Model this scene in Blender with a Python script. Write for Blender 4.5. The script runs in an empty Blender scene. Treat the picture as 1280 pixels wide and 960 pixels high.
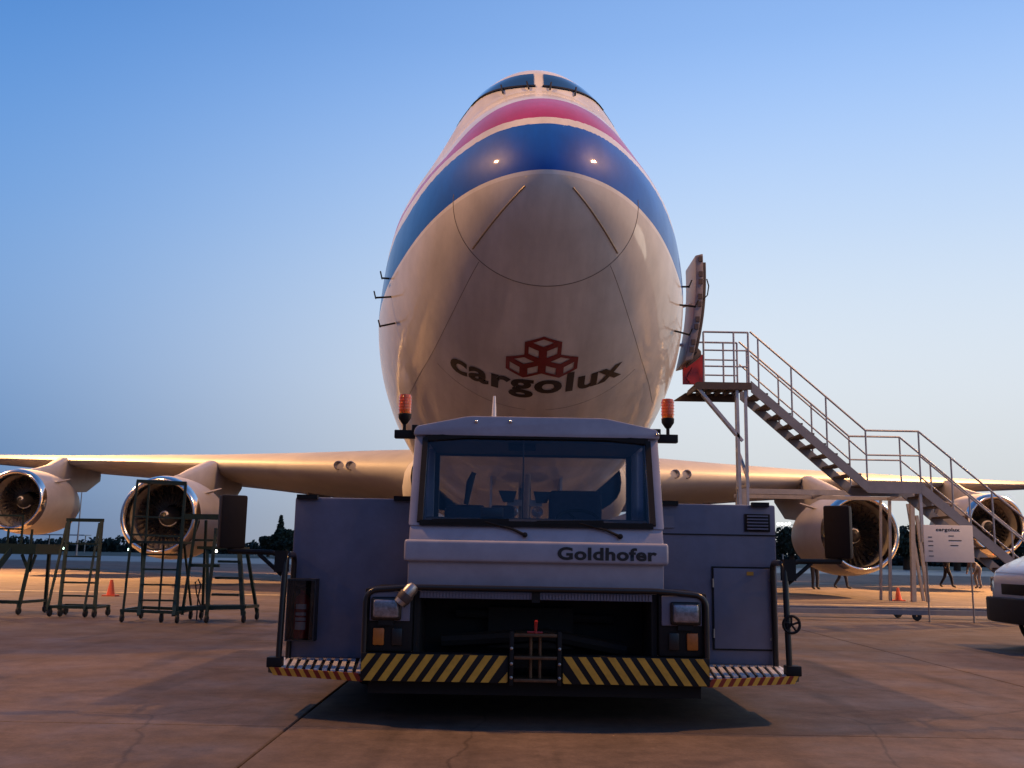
import bpy, bmesh, math, random
from mathutils import Vector, Matrix
random.seed(7)
R = math.radians
scene = bpy.context.scene

# ------------------------------------------------------------------ camera
cam_d = bpy.data.cameras.new('camera'); cam = bpy.data.objects.new('camera', cam_d)
scene.collection.objects.link(cam); scene.camera = cam
cam_d.lens = 35; cam_d.sensor_width = 36; cam_d.clip_end = 4000; cam_d.clip_start = 0.05
cam.matrix_world = (Matrix.Translation((0, 0, 1.2)) @ Matrix.Rotation(R(90 + 9.72), 4, 'X') @ Matrix.Rotation(R(1.0), 4, 'Z'))
# ------------------------------------------------------------------ sky
world = bpy.data.worlds.new('World'); scene.world = world; world.use_nodes = True
wn = world.node_tree.nodes; wl = world.node_tree.links
for n in list(wn): wn.remove(n)
SUN_EL, SUN_ROT = 3.0, 62.0
sky = wn.new('ShaderNodeTexSky'); sky.sky_type = 'NISHITA'; sky.sun_disc = False
sky.sun_elevation = R(SUN_EL); sky.sun_rotation = R(SUN_ROT)
sky.air_density = 1.0; sky.dust_density = 0.6; sky.ozone_density = 3.0; sky.altitude = 0
tcw = wn.new('ShaderNodeTexCoord'); sep = wn.new('ShaderNodeSeparateXYZ'); wl.new(tcw.outputs['Generated'], sep.inputs[0])
def ramp(stops):
    r = wn.new('ShaderNodeValToRGB'); r.color_ramp.interpolation = 'B_SPLINE'; e = r.color_ramp.elements
    e[0].position = stops[0][0]; e[0].color = (*stops[0][1], 1); e[1].position = stops[-1][0]; e[1].color = (*stops[-1][1], 1)
    for p, c in stops[1:-1]:
        k = e.new(p); k.color = (*c, 1)
    wl.new(sep.outputs[2], r.inputs[0]); return r.outputs[0]
away = ramp([(0, (.05, .13, .31)), (.05, (.07, .19, .41)), (.17, (.20, .355, .64)), (.31, (.165, .365, .74)), (.48, (.06, .24, .66)), (.75, (.05, .14, .38)), (1, (.03, .09, .26))])
toward = ramp([(0, (.60, .60, .58)), (.06, (.64, .67, .69)), (.17, (.76, .82, .88)), (.31, (.58, .73, .93)), (.48, (.27, .51, 1.0)), (.75, (.07, .18, .46)), (1, (.03, .09, .26))])
behind = ramp([(0, (.035, .05, .10)), (.10, (.055, .075, .16)), (.3, (.045, .085, .22)), (.55, (.035, .085, .24)), (1, (.03, .09, .26))])
dx = wn.new('ShaderNodeMath'); dx.operation = 'MULTIPLY'; dx.inputs[1].default_value = math.sin(R(SUN_ROT)); wl.new(sep.outputs[0], dx.inputs[0])
dy = wn.new('ShaderNodeMath'); dy.operation = 'MULTIPLY_ADD'; dy.inputs[1].default_value = math.cos(R(SUN_ROT)); wl.new(sep.outputs[1], dy.inputs[0]); wl.new(dx.outputs[0], dy.inputs[2])
fr = wn.new('ShaderNodeMapRange'); fr.interpolation_type = 'SMOOTHSTEP'; fr.inputs['From Min'].default_value = -.16; fr.inputs['From Max'].default_value = .68; wl.new(dy.outputs[0], fr.inputs['Value'])
mxs = wn.new('ShaderNodeMix'); mxs.data_type = 'RGBA'; wl.new(fr.outputs[0], mxs.inputs['Factor']); wl.new(away, mxs.inputs['A']); wl.new(toward, mxs.inputs['B'])
fb = wn.new('ShaderNodeMapRange'); fb.interpolation_type = 'SMOOTHSTEP'; fb.inputs['From Min'].default_value = -.10; fb.inputs['From Max'].default_value = -.75; wl.new(dy.outputs[0], fb.inputs['Value'])
mxb = wn.new('ShaderNodeMix'); mxb.data_type = 'RGBA'; wl.new(fb.outputs[0], mxb.inputs['Factor']); wl.new(mxs.outputs['Result'], mxb.inputs['A']); wl.new(behind, mxb.inputs['B'])
nis = wn.new('ShaderNodeMix'); nis.data_type = 'RGBA'; nis.blend_type = 'ADD'; nis.inputs['Factor'].default_value = .0015
wl.new(mxb.outputs['Result'], nis.inputs['A']); wl.new(sky.outputs[0], nis.inputs['B'])
bg = wn.new('ShaderNodeBackground'); bg.inputs['Strength'].default_value = 1.0
wo = wn.new('ShaderNodeOutputWorld')
wl.new(nis.outputs['Result'], bg.inputs[0]); wl.new(bg.outputs[0], wo.inputs[0])
# ------------------------------------------------------------------ sun (already at the horizon, a weak broad glow)
sd = bpy.data.lights.new('sun', 'SUN'); sd.energy = 0.12; sd.angle = R(12); sd.color = (1, .86, .7)
sun = bpy.data.objects.new('sun', sd); scene.collection.objects.link(sun)
sdir = Vector((math.sin(R(SUN_ROT)) * math.cos(R(SUN_EL)), math.cos(R(SUN_ROT)) * math.cos(R(SUN_EL)), math.sin(R(SUN_EL))))
sun.rotation_euler = sdir.to_track_quat('Z', 'Y').to_euler()
# ------------------------------------------------------------------ exposure
vs = scene.view_settings
vs.view_transform = 'Standard'; vs.look = 'None'; vs.exposure = 0; vs.gamma = 1; vs.use_curve_mapping = False

# ================================================================== materials
def nodes_of(m):
    m.use_nodes = True
    return m.node_tree.nodes, m.node_tree.links, m.node_tree.nodes['Principled BSDF']
def mat(name, col, rough=.5, metal=0.0, noise=0.0, nscale=6.0, bump=0.0, bscale=30.0, coat=0.0, emit=None, estr=0.0, alpha_rough=0.0, spec=.5):
    m = bpy.data.materials.new(name); n, l, p = nodes_of(m)
    p.inputs['Base Color'].default_value = (*col, 1); p.inputs['Roughness'].default_value = rough
    p.inputs['Metallic'].default_value = metal; p.inputs['Specular IOR Level'].default_value = spec
    p.inputs['Coat Weight'].default_value = coat; p.inputs['Coat Roughness'].default_value = .08
    if emit:
        p.inputs['Emission Color'].default_value = (*emit, 1); p.inputs['Emission Strength'].default_value = estr
    if noise or bump:
        tc = n.new('ShaderNodeTexCoord')
        if noise:
            t = n.new('ShaderNodeTexNoise'); t.inputs['Scale'].default_value = nscale; t.inputs['Detail'].default_value = 7; t.inputs['Roughness'].default_value = .65
            l.new(tc.outputs['Object'], t.inputs['Vector'])
            r = n.new('ShaderNodeMapRange'); r.inputs['From Min'].default_value = .3; r.inputs['From Max'].default_value = .7
            r.inputs['To Min'].default_value = 1 - noise; r.inputs['To Max'].default_value = 1 + noise * .4
            l.new(t.outputs['Fac'], r.inputs['Value'])
            mx = n.new('ShaderNodeMix'); mx.data_type = 'RGBA'; mx.blend_type = 'MULTIPLY'; mx.inputs['Factor'].default_value = 1
            mx.inputs['A'].default_value = (*col, 1)
            l.new(r.outputs[0], mx.inputs['B']); l.new(mx.outputs['Result'], p.inputs['Base Color'])
            r2 = n.new('ShaderNodeMapRange'); r2.inputs['To Min'].default_value = max(.02, rough - noise * .4); r2.inputs['To Max'].default_value = min(1, rough + noise * .4)
            l.new(t.outputs['Fac'], r2.inputs['Value']); l.new(r2.outputs[0], p.inputs['Roughness'])
        if bump:
            t2 = n.new('ShaderNodeTexNoise'); t2.inputs['Scale'].default_value = bscale; t2.inputs['Detail'].default_value = 4
            l.new(tc.outputs['Object'], t2.inputs['Vector'])
            b = n.new('ShaderNodeBump'); b.inputs['Strength'].default_value = bump; b.inputs['Distance'].default_value = .02
            l.new(t2.outputs['Fac'], b.inputs['Height']); l.new(b.outputs[0], p.inputs['Normal'])
    return m
M = {}
M['tug_white'] = mat('tug_white', (.33, .335, .42), .38, noise=.16, nscale=5, coat=.2)
M['tug_grey'] = mat('tug_grey', (.14, .145, .215), .45, noise=.2, nscale=4)
M['panel_grey'] = mat('panel_grey', (.15, .155, .22), .42, noise=.12, nscale=5)
M['black'] = mat('black', (.010, .010, .011), .6, spec=.25, noise=.3, nscale=9)
M['black_gloss'] = mat('black_gloss', (.014, .013, .013), .28)
M['bay_shade'] = mat('bay_shade', (.006, .006, .006), .8)  # near-black: the shade of the front bay put into the colour
M['rubber'] = mat('rubber', (.02, .02, .02), .75, noise=.3, nscale=14)
M['cab_trim'] = mat('cab_trim', (.03, .03, .034), .65, noise=.2, nscale=12)
M['seat'] = mat('seat', (.035, .038, .055), .9, noise=.3, nscale=20)
M['yellow'] = mat('yellow', (.62, .34, .035), .5, noise=.25, nscale=12)
M['lip_yellow'] = mat('lip_yellow', (.75, .42, .06), .45, noise=.15, nscale=12)
M['lip_red'] = mat('lip_red', (.25, .03, .02), .45, noise=.2, nscale=12)
M['tread'] = mat('tread', (.72, .70, .72), .4, metal=.2, noise=.3, nscale=18)
M['steel'] = mat('steel', (.42, .40, .38), .35, metal=.9, noise=.25, nscale=14)
M['red'] = mat('red', (.42, .03, .025), .35, noise=.15, nscale=10)
M['amber'] = mat('amber', (.95, .20, .015), .10, coat=.8)
M['amber'].node_tree.nodes['Principled BSDF'].inputs['Transmission Weight'].default_value = .55
M['amber_dull'] = mat('amber_dull', (.45, .14, .02), .3, noise=.2, nscale=30)
M['chrome'] = mat('chrome', (.75, .73, .70), .13, metal=1.0)
M['lamp_glass'] = mat('lamp_glass', (.32, .32, .36), .10, metal=.55, noise=.5, nscale=40, coat=.8)
M['mirror_case'] = mat('mirror_case', (.016, .011, .010), .6, spec=.15, noise=.2)
M['white_plain'] = mat('white_plain', (.8, .78, .74), .4)
M['letter_black'] = mat('letter_black', (.015, .013, .013), .45)
M['letter_aircraft'] = mat('letter_aircraft', (.022, .012, .008), .45, noise=.35, nscale=2.2)
M['emblem_red'] = mat('emblem_red', (.20, .014, .016), .4, noise=.2, nscale=3)
M['stair_grey'] = mat('stair_grey', (.22, .235, .28), .5, noise=.2, nscale=5)
M['stair_dark'] = mat('stair_dark', (.07, .05, .045), .6, noise=.25, nscale=5)
M['stair_rail'] = mat('stair_rail', (.40, .41, .45), .4, metal=.4, noise=.2, nscale=8)
M['stand_green'] = mat('stand_green', (.009, .032, .020), .45, noise=.3, nscale=9)
M['cone'] = mat('cone', (.75, .12, .05), .5, noise=.15, nscale=20)
M['galv'] = mat('galv', (.33, .31, .30), .45, metal=.5, noise=.2, nscale=5)
M['door_skin'] = mat('door_skin', (.22, .19, .20), .4, noise=.25, nscale=4)
M['jaw_steel'] = mat('jaw_steel', (.14, .085, .05), .45, metal=.7, noise=.4, nscale=20)
M['skin'] = mat('skin', (.35, .2, .14), .55)
M['cloth_dark'] = mat('cloth_dark', (.02, .022, .035), .9, noise=.2, nscale=14)
M['cloth_grey'] = mat('cloth_grey', (.16, .16, .2), .9, noise=.2, nscale=14)
M['hair'] = mat('hair', (.015, .012, .01), .7)
M['seam'] = mat('seam', (.17, .145, .125), .6)
M['strip'] = mat('strip', (.30, .24, .17), .4, metal=.5)
M['cockpit_glass'] = mat('cockpit_glass', (.012, .03, .05), .06, spec=.9, coat=1.0)
M['fan'] = mat('fan', (.34, .31, .29), .28, metal=.9, noise=.2, nscale=6)
M['spinner'] = mat('spinner', (.03, .03, .03), .4)
M['inlet'] = mat('inlet', (.30, .28, .26), .5, noise=.2, nscale=3)
M['lip'] = mat('lip', (.86, .82, .76), .14, metal=1.0, noise=.05, nscale=3)
M['exhaust'] = mat('exhaust', (.12, .1, .09), .4, metal=.9, noise=.3)
M['van_white'] = mat('van_white', (.55, .56, .60), .22, coat=.8, noise=.04)
M['van_glass'] = mat('van_glass', (.015, .018, .02), .05, coat=1)
M['bark'] = mat('bark', (.06, .045, .03), .9, noise=.3, nscale=8)
M['leaf'] = mat('leaf', (.022, .045, .026), .8, noise=.5, nscale=1.2)
M['leaf_far'] = mat('leaf_far', (.02, .038, .03), .85, noise=.4, nscale=.3)
M['sign_white'] = mat('sign_white', (.74, .72, .70), .45, noise=.05, nscale=8)
M['line_white'] = mat('line_white', (.62, .52, .36), .7, noise=.5, nscale=2.5)
M['lamp_white'] = mat('lamp_white', (.9, .9, .85), .3, emit=(1, .95, .8), estr=9)
M['lamp_green'] = mat('lamp_green', (.6, .9, .7), .3, emit=(.6, 1, .75), estr=7)
M['lamp_sodium'] = mat('lamp_sodium', (.9, .7, .4), .3, emit=(1, .62, .25), estr=30)
M['wall_far'] = mat('wall_far', (.5, .5, .5), .8, noise=.1)

def glass_mat(name, tint, rough=.02):
    m = bpy.data.materials.new(name); n, l, p = nodes_of(m); n.remove(p)
    out = n['Material Output']; tr = n.new('ShaderNodeBsdfTransparent'); tr.inputs[0].default_value = (*tint, 1)
    gl = n.new('ShaderNodeBsdfGlossy'); gl.inputs['Roughness'].default_value = rough; gl.inputs['Color'].default_value = (.9, .93, 1, 1)
    fr = n.new('ShaderNodeFresnel'); fr.inputs['IOR'].default_value = 1.5
    mx = n.new('ShaderNodeMixShader'); l.new(fr.outputs[0], mx.inputs[0]); l.new(tr.outputs[0], mx.inputs[1]); l.new(gl.outputs[0], mx.inputs[2]); l.new(mx.outputs[0], out.inputs[0])
    return m
M['glass'] = glass_mat('glass', (.70, .74, .80))
M['cover'] = glass_mat('cover', (.75, .72, .72))

# aircraft paint: the bands follow the vertex attribute "band" (0..1 blue, 1..2 white, 2..3 red, just under 0 a white line)
def aircraft_paint():
    m = bpy.data.materials.new('aircraft_paint'); n, l, p = nodes_of(m)
    at = n.new('ShaderNodeAttribute'); at.attribute_name = 'band'
    mr = n.new('ShaderNodeMapRange'); mr.inputs['From Min'].default_value = -1; mr.inputs['From Max'].default_value = 4
    l.new(at.outputs['Fac'], mr.inputs['Value'])
    cr = n.new('ShaderNodeValToRGB'); cr.color_ramp.interpolation = 'CONSTANT'
    l.new(mr.outputs[0], cr.inputs[0])
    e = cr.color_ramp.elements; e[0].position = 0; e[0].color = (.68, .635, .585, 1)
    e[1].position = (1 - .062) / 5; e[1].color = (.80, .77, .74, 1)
    for pos, c in ((1 / 5, (.006, .10, .52)), (2 / 5, (.78, .74, .70)), (3 / 5, (.46, .008, .06)), (4 / 5 - .0005, (.74, .73, .73))):
        k = e.new(pos); k.color = (*c, 1)
    # grime streaks running aft, patches, fine speckle
    tc = n.new('ShaderNodeTexCoord'); mp = n.new('ShaderNodeMapping'); mp.inputs['Scale'].default_value = (1.6, .22, .5)
    l.new(tc.outputs['Object'], mp.inputs[0])
    t1 = n.new('ShaderNodeTexNoise'); t1.inputs['Scale'].default_value = 1.6; t1.inputs['Detail'].default_value = 8; t1.inputs['Roughness'].default_value = .6
    l.new(mp.outputs[0], t1.inputs['Vector'])
    t2 = n.new('ShaderNodeTexNoise'); t2.inputs['Scale'].default_value = 1.1; t2.inputs['Detail'].default_value = 9; t2.inputs['Roughness'].default_value = .7
    l.new(tc.outputs['Object'], t2.inputs['Vector'])
    def rng(src, a, b, lo, hi):
        r = n.new('ShaderNodeMapRange'); r.inputs['From Min'].default_value = a; r.inputs['From Max'].default_value = b; r.inputs['To Min'].default_value = lo; r.inputs['To Max'].default_value = hi
        l.new(src, r.inputs['Value']); return r.outputs[0]
    def mul(a, b):
        x = n.new('ShaderNodeMix'); x.data_type = 'RGBA'; x.blend_type = 'MULTIPLY'; x.inputs['Factor'].default_value = 1
        l.new(a, x.inputs['A']); l.new(b, x.inputs['B']); return x.outputs['Result']
    c = mul(cr.outputs[0], rng(t1.outputs['Fac'], .32, .68, .80, 1.05)); c = mul(c, rng(t2.outputs['Fac'], .3, .7, .86, 1.05))
    l.new(c, p.inputs['Base Color'])
    l.new(rng(t1.outputs['Fac'], .3, .7, .55, .42), p.inputs['Roughness'])
    wv = n.new('ShaderNodeTexNoise'); wv.inputs['Scale'].default_value = 2.4; wv.inputs['Detail'].default_value = 2; l.new(tc.outputs['Object'], wv.inputs['Vector'])
    bw = n.new('ShaderNodeBump'); bw.inputs['Strength'].default_value = .25; bw.inputs['Distance'].default_value = .02; l.new(wv.outputs['Fac'], bw.inputs['Height'])
    l.new(bw.outputs[0], p.inputs['Normal']); l.new(bw.outputs[0], p.inputs['Coat Normal'])
    p.inputs['Coat Weight'].default_value = .45; p.inputs['Coat Roughness'].default_value = .06; p.inputs['Specular IOR Level'].default_value = .2
    return m
M['aircraft'] = aircraft_paint()
M['wing_grey'] = mat('wing_grey', (.35, .345, .36), .55, noise=.16, nscale=.8, spec=.3)
M['nacelle'] = mat('nacelle', (.46, .445, .45), .45, noise=.16, nscale=1.2, spec=.35)

def concrete(name, base, island=False):
    m = bpy.data.materials.new(name); n, l, p = nodes_of(m)
    geo = n.new('ShaderNodeNewGeometry')
    def noise(sc, det=6, ro=.6):
        t = n.new('ShaderNodeTexNoise'); t.inputs['Scale'].default_value = sc; t.inputs['Detail'].default_value = det; t.inputs['Roughness'].default_value = ro
        l.new(geo.outputs['Position'], t.inputs['Vector']); return t.outputs['Fac']
    def rng(src, a, b, lo, hi):
        r = n.new('ShaderNodeMapRange'); r.inputs['From Min'].default_value = a; r.inputs['From Max'].default_value = b; r.inputs['To Min'].default_value = lo; r.inputs['To Max'].default_value = hi
        l.new(src, r.inputs['Value']); return r.outputs[0]
    def mul(a, b):
        x = n.new('ShaderNodeMix'); x.data_type = 'RGBA'; x.blend_type = 'MULTIPLY'; x.inputs['Factor'].default_value = 1
        l.new(a, x.inputs['A']); l.new(b, x.inputs['B']); return x.outputs['Result']
    rgb = n.new('ShaderNodeRGB'); rgb.outputs[0].default_value = (*base, 1)
    c = rgb.outputs[0]
    c = mul(c, rng(noise(.35, 5), .32, .68, .68, 1.15))
    c = mul(c, rng(noise(2.1, 9, .7), .3, .72, .72, 1.2))
    c = mul(c, rng(noise(40, 4, .7), .25, .75, .8, 1.15))
    c = mul(c, rng(noise(.9, 3), .62, .72, 1, .6))          # oil and tyre stains
    mp = n.new('ShaderNodeMapping'); mp.inputs['Rotation'].default_value = (0, 0, .5); mp.inputs['Scale'].default_value = (2.2, .16, 1); l.new(geo.outputs['Position'], mp.inputs[0])
    tm = n.new('ShaderNodeTexNoise'); tm.inputs['Scale'].default_value = 1.2; tm.inputs['Detail'].default_value = 5; l.new(mp.outputs[0], tm.inputs['Vector'])
    c = mul(c, rng(tm.outputs['Fac'], .55, .72, 1, .62))     # tyre smears
    dn = n.new('ShaderNodeMix'); dn.data_type = 'VECTOR'; dn.inputs['Factor'].default_value = .25; nn = n.new('ShaderNodeTexNoise'); nn.inputs['Scale'].default_value = 1.1; nn.inputs['Detail'].default_value = 6
    l.new(geo.outputs['Position'], nn.inputs['Vector']); l.new(geo.outputs['Position'], dn.inputs[4]); l.new(nn.outputs['Color'], dn.inputs[5])
    vo = n.new('ShaderNodeTexVoronoi'); vo.feature = 'DISTANCE_TO_EDGE'; vo.inputs['Scale'].default_value = .42; l.new(dn.outputs[1], vo.inputs['Vector'])
    c = mul(c, rng(vo.outputs['Distance'], .0, .005, .6, 1))   # hairline cracks
    c = mul(c, rng(noise(7, 8, .75), .35, .68, .78, 1.18))
    oi = n.new('ShaderNodeObjectInfo'); c = mul(c, rng(oi.outputs['Random'], 0, 1, .88, 1.08))
    l.new(c, p.inputs['Base Color'])
    l.new(rng(noise(1.3, 6), .3, .7, .55, .85), p.inputs['Roughness']); p.inputs['Specular IOR Level'].default_value = .25
    b = n.new('ShaderNodeBump'); b.inputs['Strength'].default_value = .35; b.inputs['Distance'].default_value = .012
    ad = n.new('ShaderNodeMath'); ad.operation = 'MULTIPLY_ADD'; ad.inputs[1].default_value = .5
    l.new(noise(55, 3), ad.inputs[0]); l.new(noise(3, 8), ad.inputs[2]); l.new(ad.outputs[0], b.inputs['Height'])
    l.new(b.outputs[0], p.inputs['Normal'])
    return m
M['concrete'] = concrete('concrete', (.125, .092, .080))
M['concrete_far'] = concrete('concrete_far', (.20, .17, .15))
M['grass'] = mat('grass', (.045, .07, .05), .9, noise=.4, nscale=.2)
M['asphalt'] = mat('asphalt', (.09, .095, .11), .45, noise=.25, nscale=.3)

# ================================================================== mesh helpers
class MB:
    def __init__(s): s.v = []; s.f = []
    def quad(s, a, b, c, d):
        i = len(s.v); s.v += [tuple(a), tuple(b), tuple(c), tuple(d)]; s.f.append((i, i + 1, i + 2, i + 3)); return s
    def poly(s, pts):
        i = len(s.v); s.v += [tuple(p) for p in pts]; s.f.append(tuple(range(i, i + len(pts)))); return s
    def box(s, x0, x1, y0, y1, z0, z1):
        i = len(s.v)
        s.v += [(x0, y0, z0), (x1, y0, z0), (x1, y1, z0), (x0, y1, z0), (x0, y0, z1), (x1, y0, z1), (x1, y1, z1), (x0, y1, z1)]
        s.f += [tuple(i + k for k in q) for q in ((0, 3, 2, 1), (4, 5, 6, 7), (0, 1, 5, 4), (1, 2, 6, 5), (2, 3, 7, 6), (3, 0, 4, 7))]; return s
    def prism(s, pts, axis, a, b):
        """2-D outline pts extruded along axis from a to b; pts are (u,v) in the other two axes in xyz order"""
        def P(u, v, w): return {'x': (w, u, v), 'y': (u, w, v), 'z': (u, v, w)}[axis]
        i = len(s.v); n = len(pts)
        s.v += [P(u, v, a) for u, v in pts] + [P(u, v, b) for u, v in pts]
        s.f += [tuple(i + k for k in range(n))[::-1], tuple(i + n + k for k in range(n))]
        s.f += [(i + k, i + (k + 1) % n, i + n + (k + 1) % n, i + n + k) for k in range(n)]; return s
    def tube(s, pts, r, n=8, cap=True):
        P = [Vector(p) for p in pts]; rr = r if isinstance(r, (list, tuple)) else [r] * len(P)
        up = None; base = len(s.v)
        for k, p in enumerate(P):
            t = (P[min(k + 1, len(P) - 1)] - P[max(k - 1, 0)]).normalized()
            if up is None:
                up = Vector((0, 0, 1)) if abs(t.z) < .9 else Vector((1, 0, 0))
            u = t.cross(up)
            if u.length < 1e-4: u = t.cross(Vector((0, 1, 0)))
            u.normalize(); w = u.cross(t).normalized(); up = w
            for j in range(n):
                a = 2 * math.pi * j / n; q = p + (u * math.cos(a) + w * math.sin(a)) * rr[k]; s.v.append(tuple(q))
        for k in range(len(P) - 1):
            for j in range(n):
                a = base + k * n + j; b = base + k * n + (j + 1) % n; s.f.append((a, b, b + n, a + n))
        if cap:
            s.f.append(tuple(base + j for j in range(n))[::-1]); e = base + (len(P) - 1) * n; s.f.append(tuple(e + j for j in range(n)))
        return s
    def bar(s, p, q, w, h=None):
        """square bar between two points"""
        h = h or w; p = Vector(p); q = Vector(q); t = (q - p).normalized()
        up = Vector((0, 0, 1)) if abs(t.z) < .95 else Vector((0, 1, 0))
        u = t.cross(up).normalized() * w / 2; v = u.cross(t).normalized() * h / 2; i = len(s.v)
        for c in (p, q): s.v += [tuple(c + u * a + v * b) for a, b in ((-1, -1), (1, -1), (1, 1), (-1, 1))]
        s.f += [tuple(i + k for k in g) for g in ((0, 1, 2, 3), (7, 6, 5, 4), (0, 4, 5, 1), (1, 5, 6, 2), (2, 6, 7, 3), (3, 7, 4, 0))]; return s
    def lathe(s, prof, axis='z', c=(0, 0, 0), n=24, cap=False):
        """prof: (radius, height) list"""
        base = len(s.v)
        for r, h in prof:
            for j in range(n):
                a = 2 * math.pi * j / n; x, y = r * math.cos(a), r * math.sin(a)
                p = {'z': (x, y, h), 'y': (x, h, y), 'x': (h, x, y)}[axis]; s.v.append((p[0] + c[0], p[1] + c[1], p[2] + c[2]))
        for k in range(len(prof) - 1):
            for j in range(n):
                a = base + k * n + j; b = base + k * n + (j + 1) % n; s.f.append((a, b, b + n, a + n))
        if cap:
            s.f.append(tuple(base + j for j in range(n))); e = base + (len(prof) - 1) * n; s.f.append(tuple(e + j for j in range(n))[::-1])
        return s
    def grid(s, rows, closed=False):
        """rows of equal-length point lists"""
        base = len(s.v); m = len(rows[0])
        for r in rows: s.v += [tuple(p) for p in r]
        for k in range(len(rows) - 1):
            for j in range(m if closed else m - 1):
                a = base + k * m + j; b = base + k * m + (j + 1) % m; s.f.append((a, b, b + m, a + m))
        return s
    def mesh(s, name, bevel=0, seg=2, smooth=None, fix=True, xf=None):
        me = bpy.data.meshes.new(name); me.from_pydata(s.v, [], s.f)
        if fix or bevel:
            bm = bmesh.new(); bm.from_mesh(me)
            if fix: bmesh.ops.recalc_face_normals(bm, faces=bm.faces)
            if bevel: bmesh.ops.bevel(bm, geom=[e for e in bm.edges if len(e.link_faces) == 2 and e.calc_face_angle(0) > .5], offset=bevel, segments=seg, affect='EDGES', profile=.6, clamp_overlap=True)
            bm.to_mesh(me); bm.free()
        if xf: me.transform(xf)
        if smooth is not None or bevel:
            me.polygons.foreach_set('use_smooth', [True] * len(me.polygons)); me.set_sharp_from_angle(angle=R(smooth if smooth is not None else 40))
        return me
    def build(s, name, m, parent=None, **k):
        return link(name, s.mesh(name, **k), m, parent)
def link(name, me, m, parent=None, loc=None):
    o = bpy.data.objects.new(name, me); scene.collection.objects.link(o)
    if m is not None and not me.materials: me.materials.append(M[m] if isinstance(m, str) else m)
    if parent: o.parent = parent
    if loc: o.location = loc
    return o
def thing(name, label, cat, loc=(0, 0, 0), rz=0, group=None):
    o = bpy.data.objects.new(name, None); scene.collection.objects.link(o); o.location = loc; o.rotation_euler = (0, 0, rz)
    o.empty_display_size = .2
    return tag(o, label, cat, group)
def tag(o, label, cat, group=None):
    o['label'] = label; o['category'] = cat
    if group: o['group'] = group
    return o
def struct(o): o['kind'] = 'structure'; return o
def copy_tree(o, parent=None):
    c = o.copy(); scene.collection.objects.link(c)
    if parent: c.parent = parent
    for ch in list(o.children): copy_tree(ch, c)
    return c
def text_mesh(s, size, bold=0.0, sx=1.0, shear=0.0, align='LEFT'):
    cu = bpy.data.curves.new('t', 'FONT'); cu.body = s; cu.size = size; cu.offset = bold; cu.shear = shear; cu.align_x = align; cu.resolution_u = 4; cu.space_character = 1.06
    o = bpy.data.objects.new('t', cu); scene.collection.objects.link(o)
    bpy.context.view_layer.update(); dg = bpy.context.evaluated_depsgraph_get()
    me = bpy.data.meshes.new_from_object(o.evaluated_get(dg)); bpy.data.objects.remove(o); bpy.data.curves.remove(cu)
    me.materials.clear()
    for v in me.vertices: v.co.x *= sx
    return me
def fit_text(s, x0, x1, z0, z1, **k):
    """flat text mesh in the XZ plane, fitted to a rectangle"""
    me = text_mesh(s, 1.0, **k); xs = [v.co.x for v in me.vertices]; ys = [v.co.y for v in me.vertices]
    ax, bx, ay, by = min(xs), max(xs), min(ys), max(ys)
    for v in me.vertices:
        u = (v.co.x - ax) / (bx - ax); w = (v.co.y - ay) / (by - ay); v.co = (x0 + u * (x1 - x0), 0, z0 + w * (z1 - z0))
    return me

# ================================================================== ground
struct(MB().quad((-1500, -300, -.06), (1500, -300, -.06), (1500, 3000, -.06), (-1500, 3000, -.06)).build('grass_field', 'grass'))
apron = struct(MB().quad((-160, -60, -.03), (160, -60, -.03), (160, 92, -.03), (-160, 92, -.03)).build('apron', 'concrete_far'))
struct(MB().quad((-700, 92, -.02), (700, 92, -.02), (700, 150, -.02), (-700, 150, -.02)).build('taxiway', 'asphalt'))
SL = 6.6
def slab_mesh():
    h = SL / 2 - .007; c = .007; mb = MB()
    o = [(-h, -h), (h, -h), (h, h), (-h, h)]; q = [(-h + c, -h + c), (h - c, -h + c), (h - c, h - c), (-h + c, h - c)]
    mb.v = [(x, y, -.028) for x, y in o] + [(x, y, -.007) for x, y in o] + [(x, y, 0) for x, y in q]
    for k in range(4):
        j = (k + 1) % 4; mb.f += [(k, j, j + 4, k + 4), (k + 4, j + 4, j + 8, k + 8)]
    mb.f.append((8, 9, 10, 11))
    return mb.mesh('slab')
sm = slab_mesh()
for i in range(-8, 9):
    for j in range(-1, 13):
        link('slab', sm, 'concrete', apron, (-1.5 + SL / 2 + i * SL, 7.2 + SL / 2 + (j - 1) * SL, 0))
struct(MB().quad((-60, 27.6, .004), (60, 27.6, .004), (60, 27.85, .004), (-60, 27.85, .004)).build('apron_marking', 'line_white'))
struct(MB().quad((-60, 52.0, .004), (60, 52.0, .004), (60, 52.3, .004), (-60, 52.3, .004)).build('apron_marking', 'line_white'))

# ================================================================== aircraft
def pchip(xs, ys):
    n = len(xs); h = [xs[i + 1] - xs[i] for i in range(n - 1)]; d = [(ys[i + 1] - ys[i]) / h[i] for i in range(n - 1)]
    m = [0] * n; m[0] = d[0]; m[-1] = d[-1]
    for i in range(1, n - 1):
        if d[i - 1] * d[i] > 0:
            w1 = 2 * h[i] + h[i - 1]; w2 = h[i] + 2 * h[i - 1]; m[i] = (w1 + w2) / (w1 / d[i - 1] + w2 / d[i])
    def f(x):
        if x <= xs[0]: return ys[0]
        if x >= xs[-1]: return ys[-1]
        k = 0
        while xs[k + 1] < x: k += 1
        t = (x - xs[k]) / h[k]
        return ys[k] * (1 + 2 * t) * (1 - t) ** 2 + m[k] * h[k] * t * (1 - t) ** 2 + ys[k + 1] * t * t * (3 - 2 * t) + m[k + 1] * h[k] * t * t * (t - 1)
    return f
YS = [0, .1, .4, 1, 2, 3, 4.2, 5, 6, 7.5, 9.5, 12, 22, 30, 46, 68]
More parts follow.
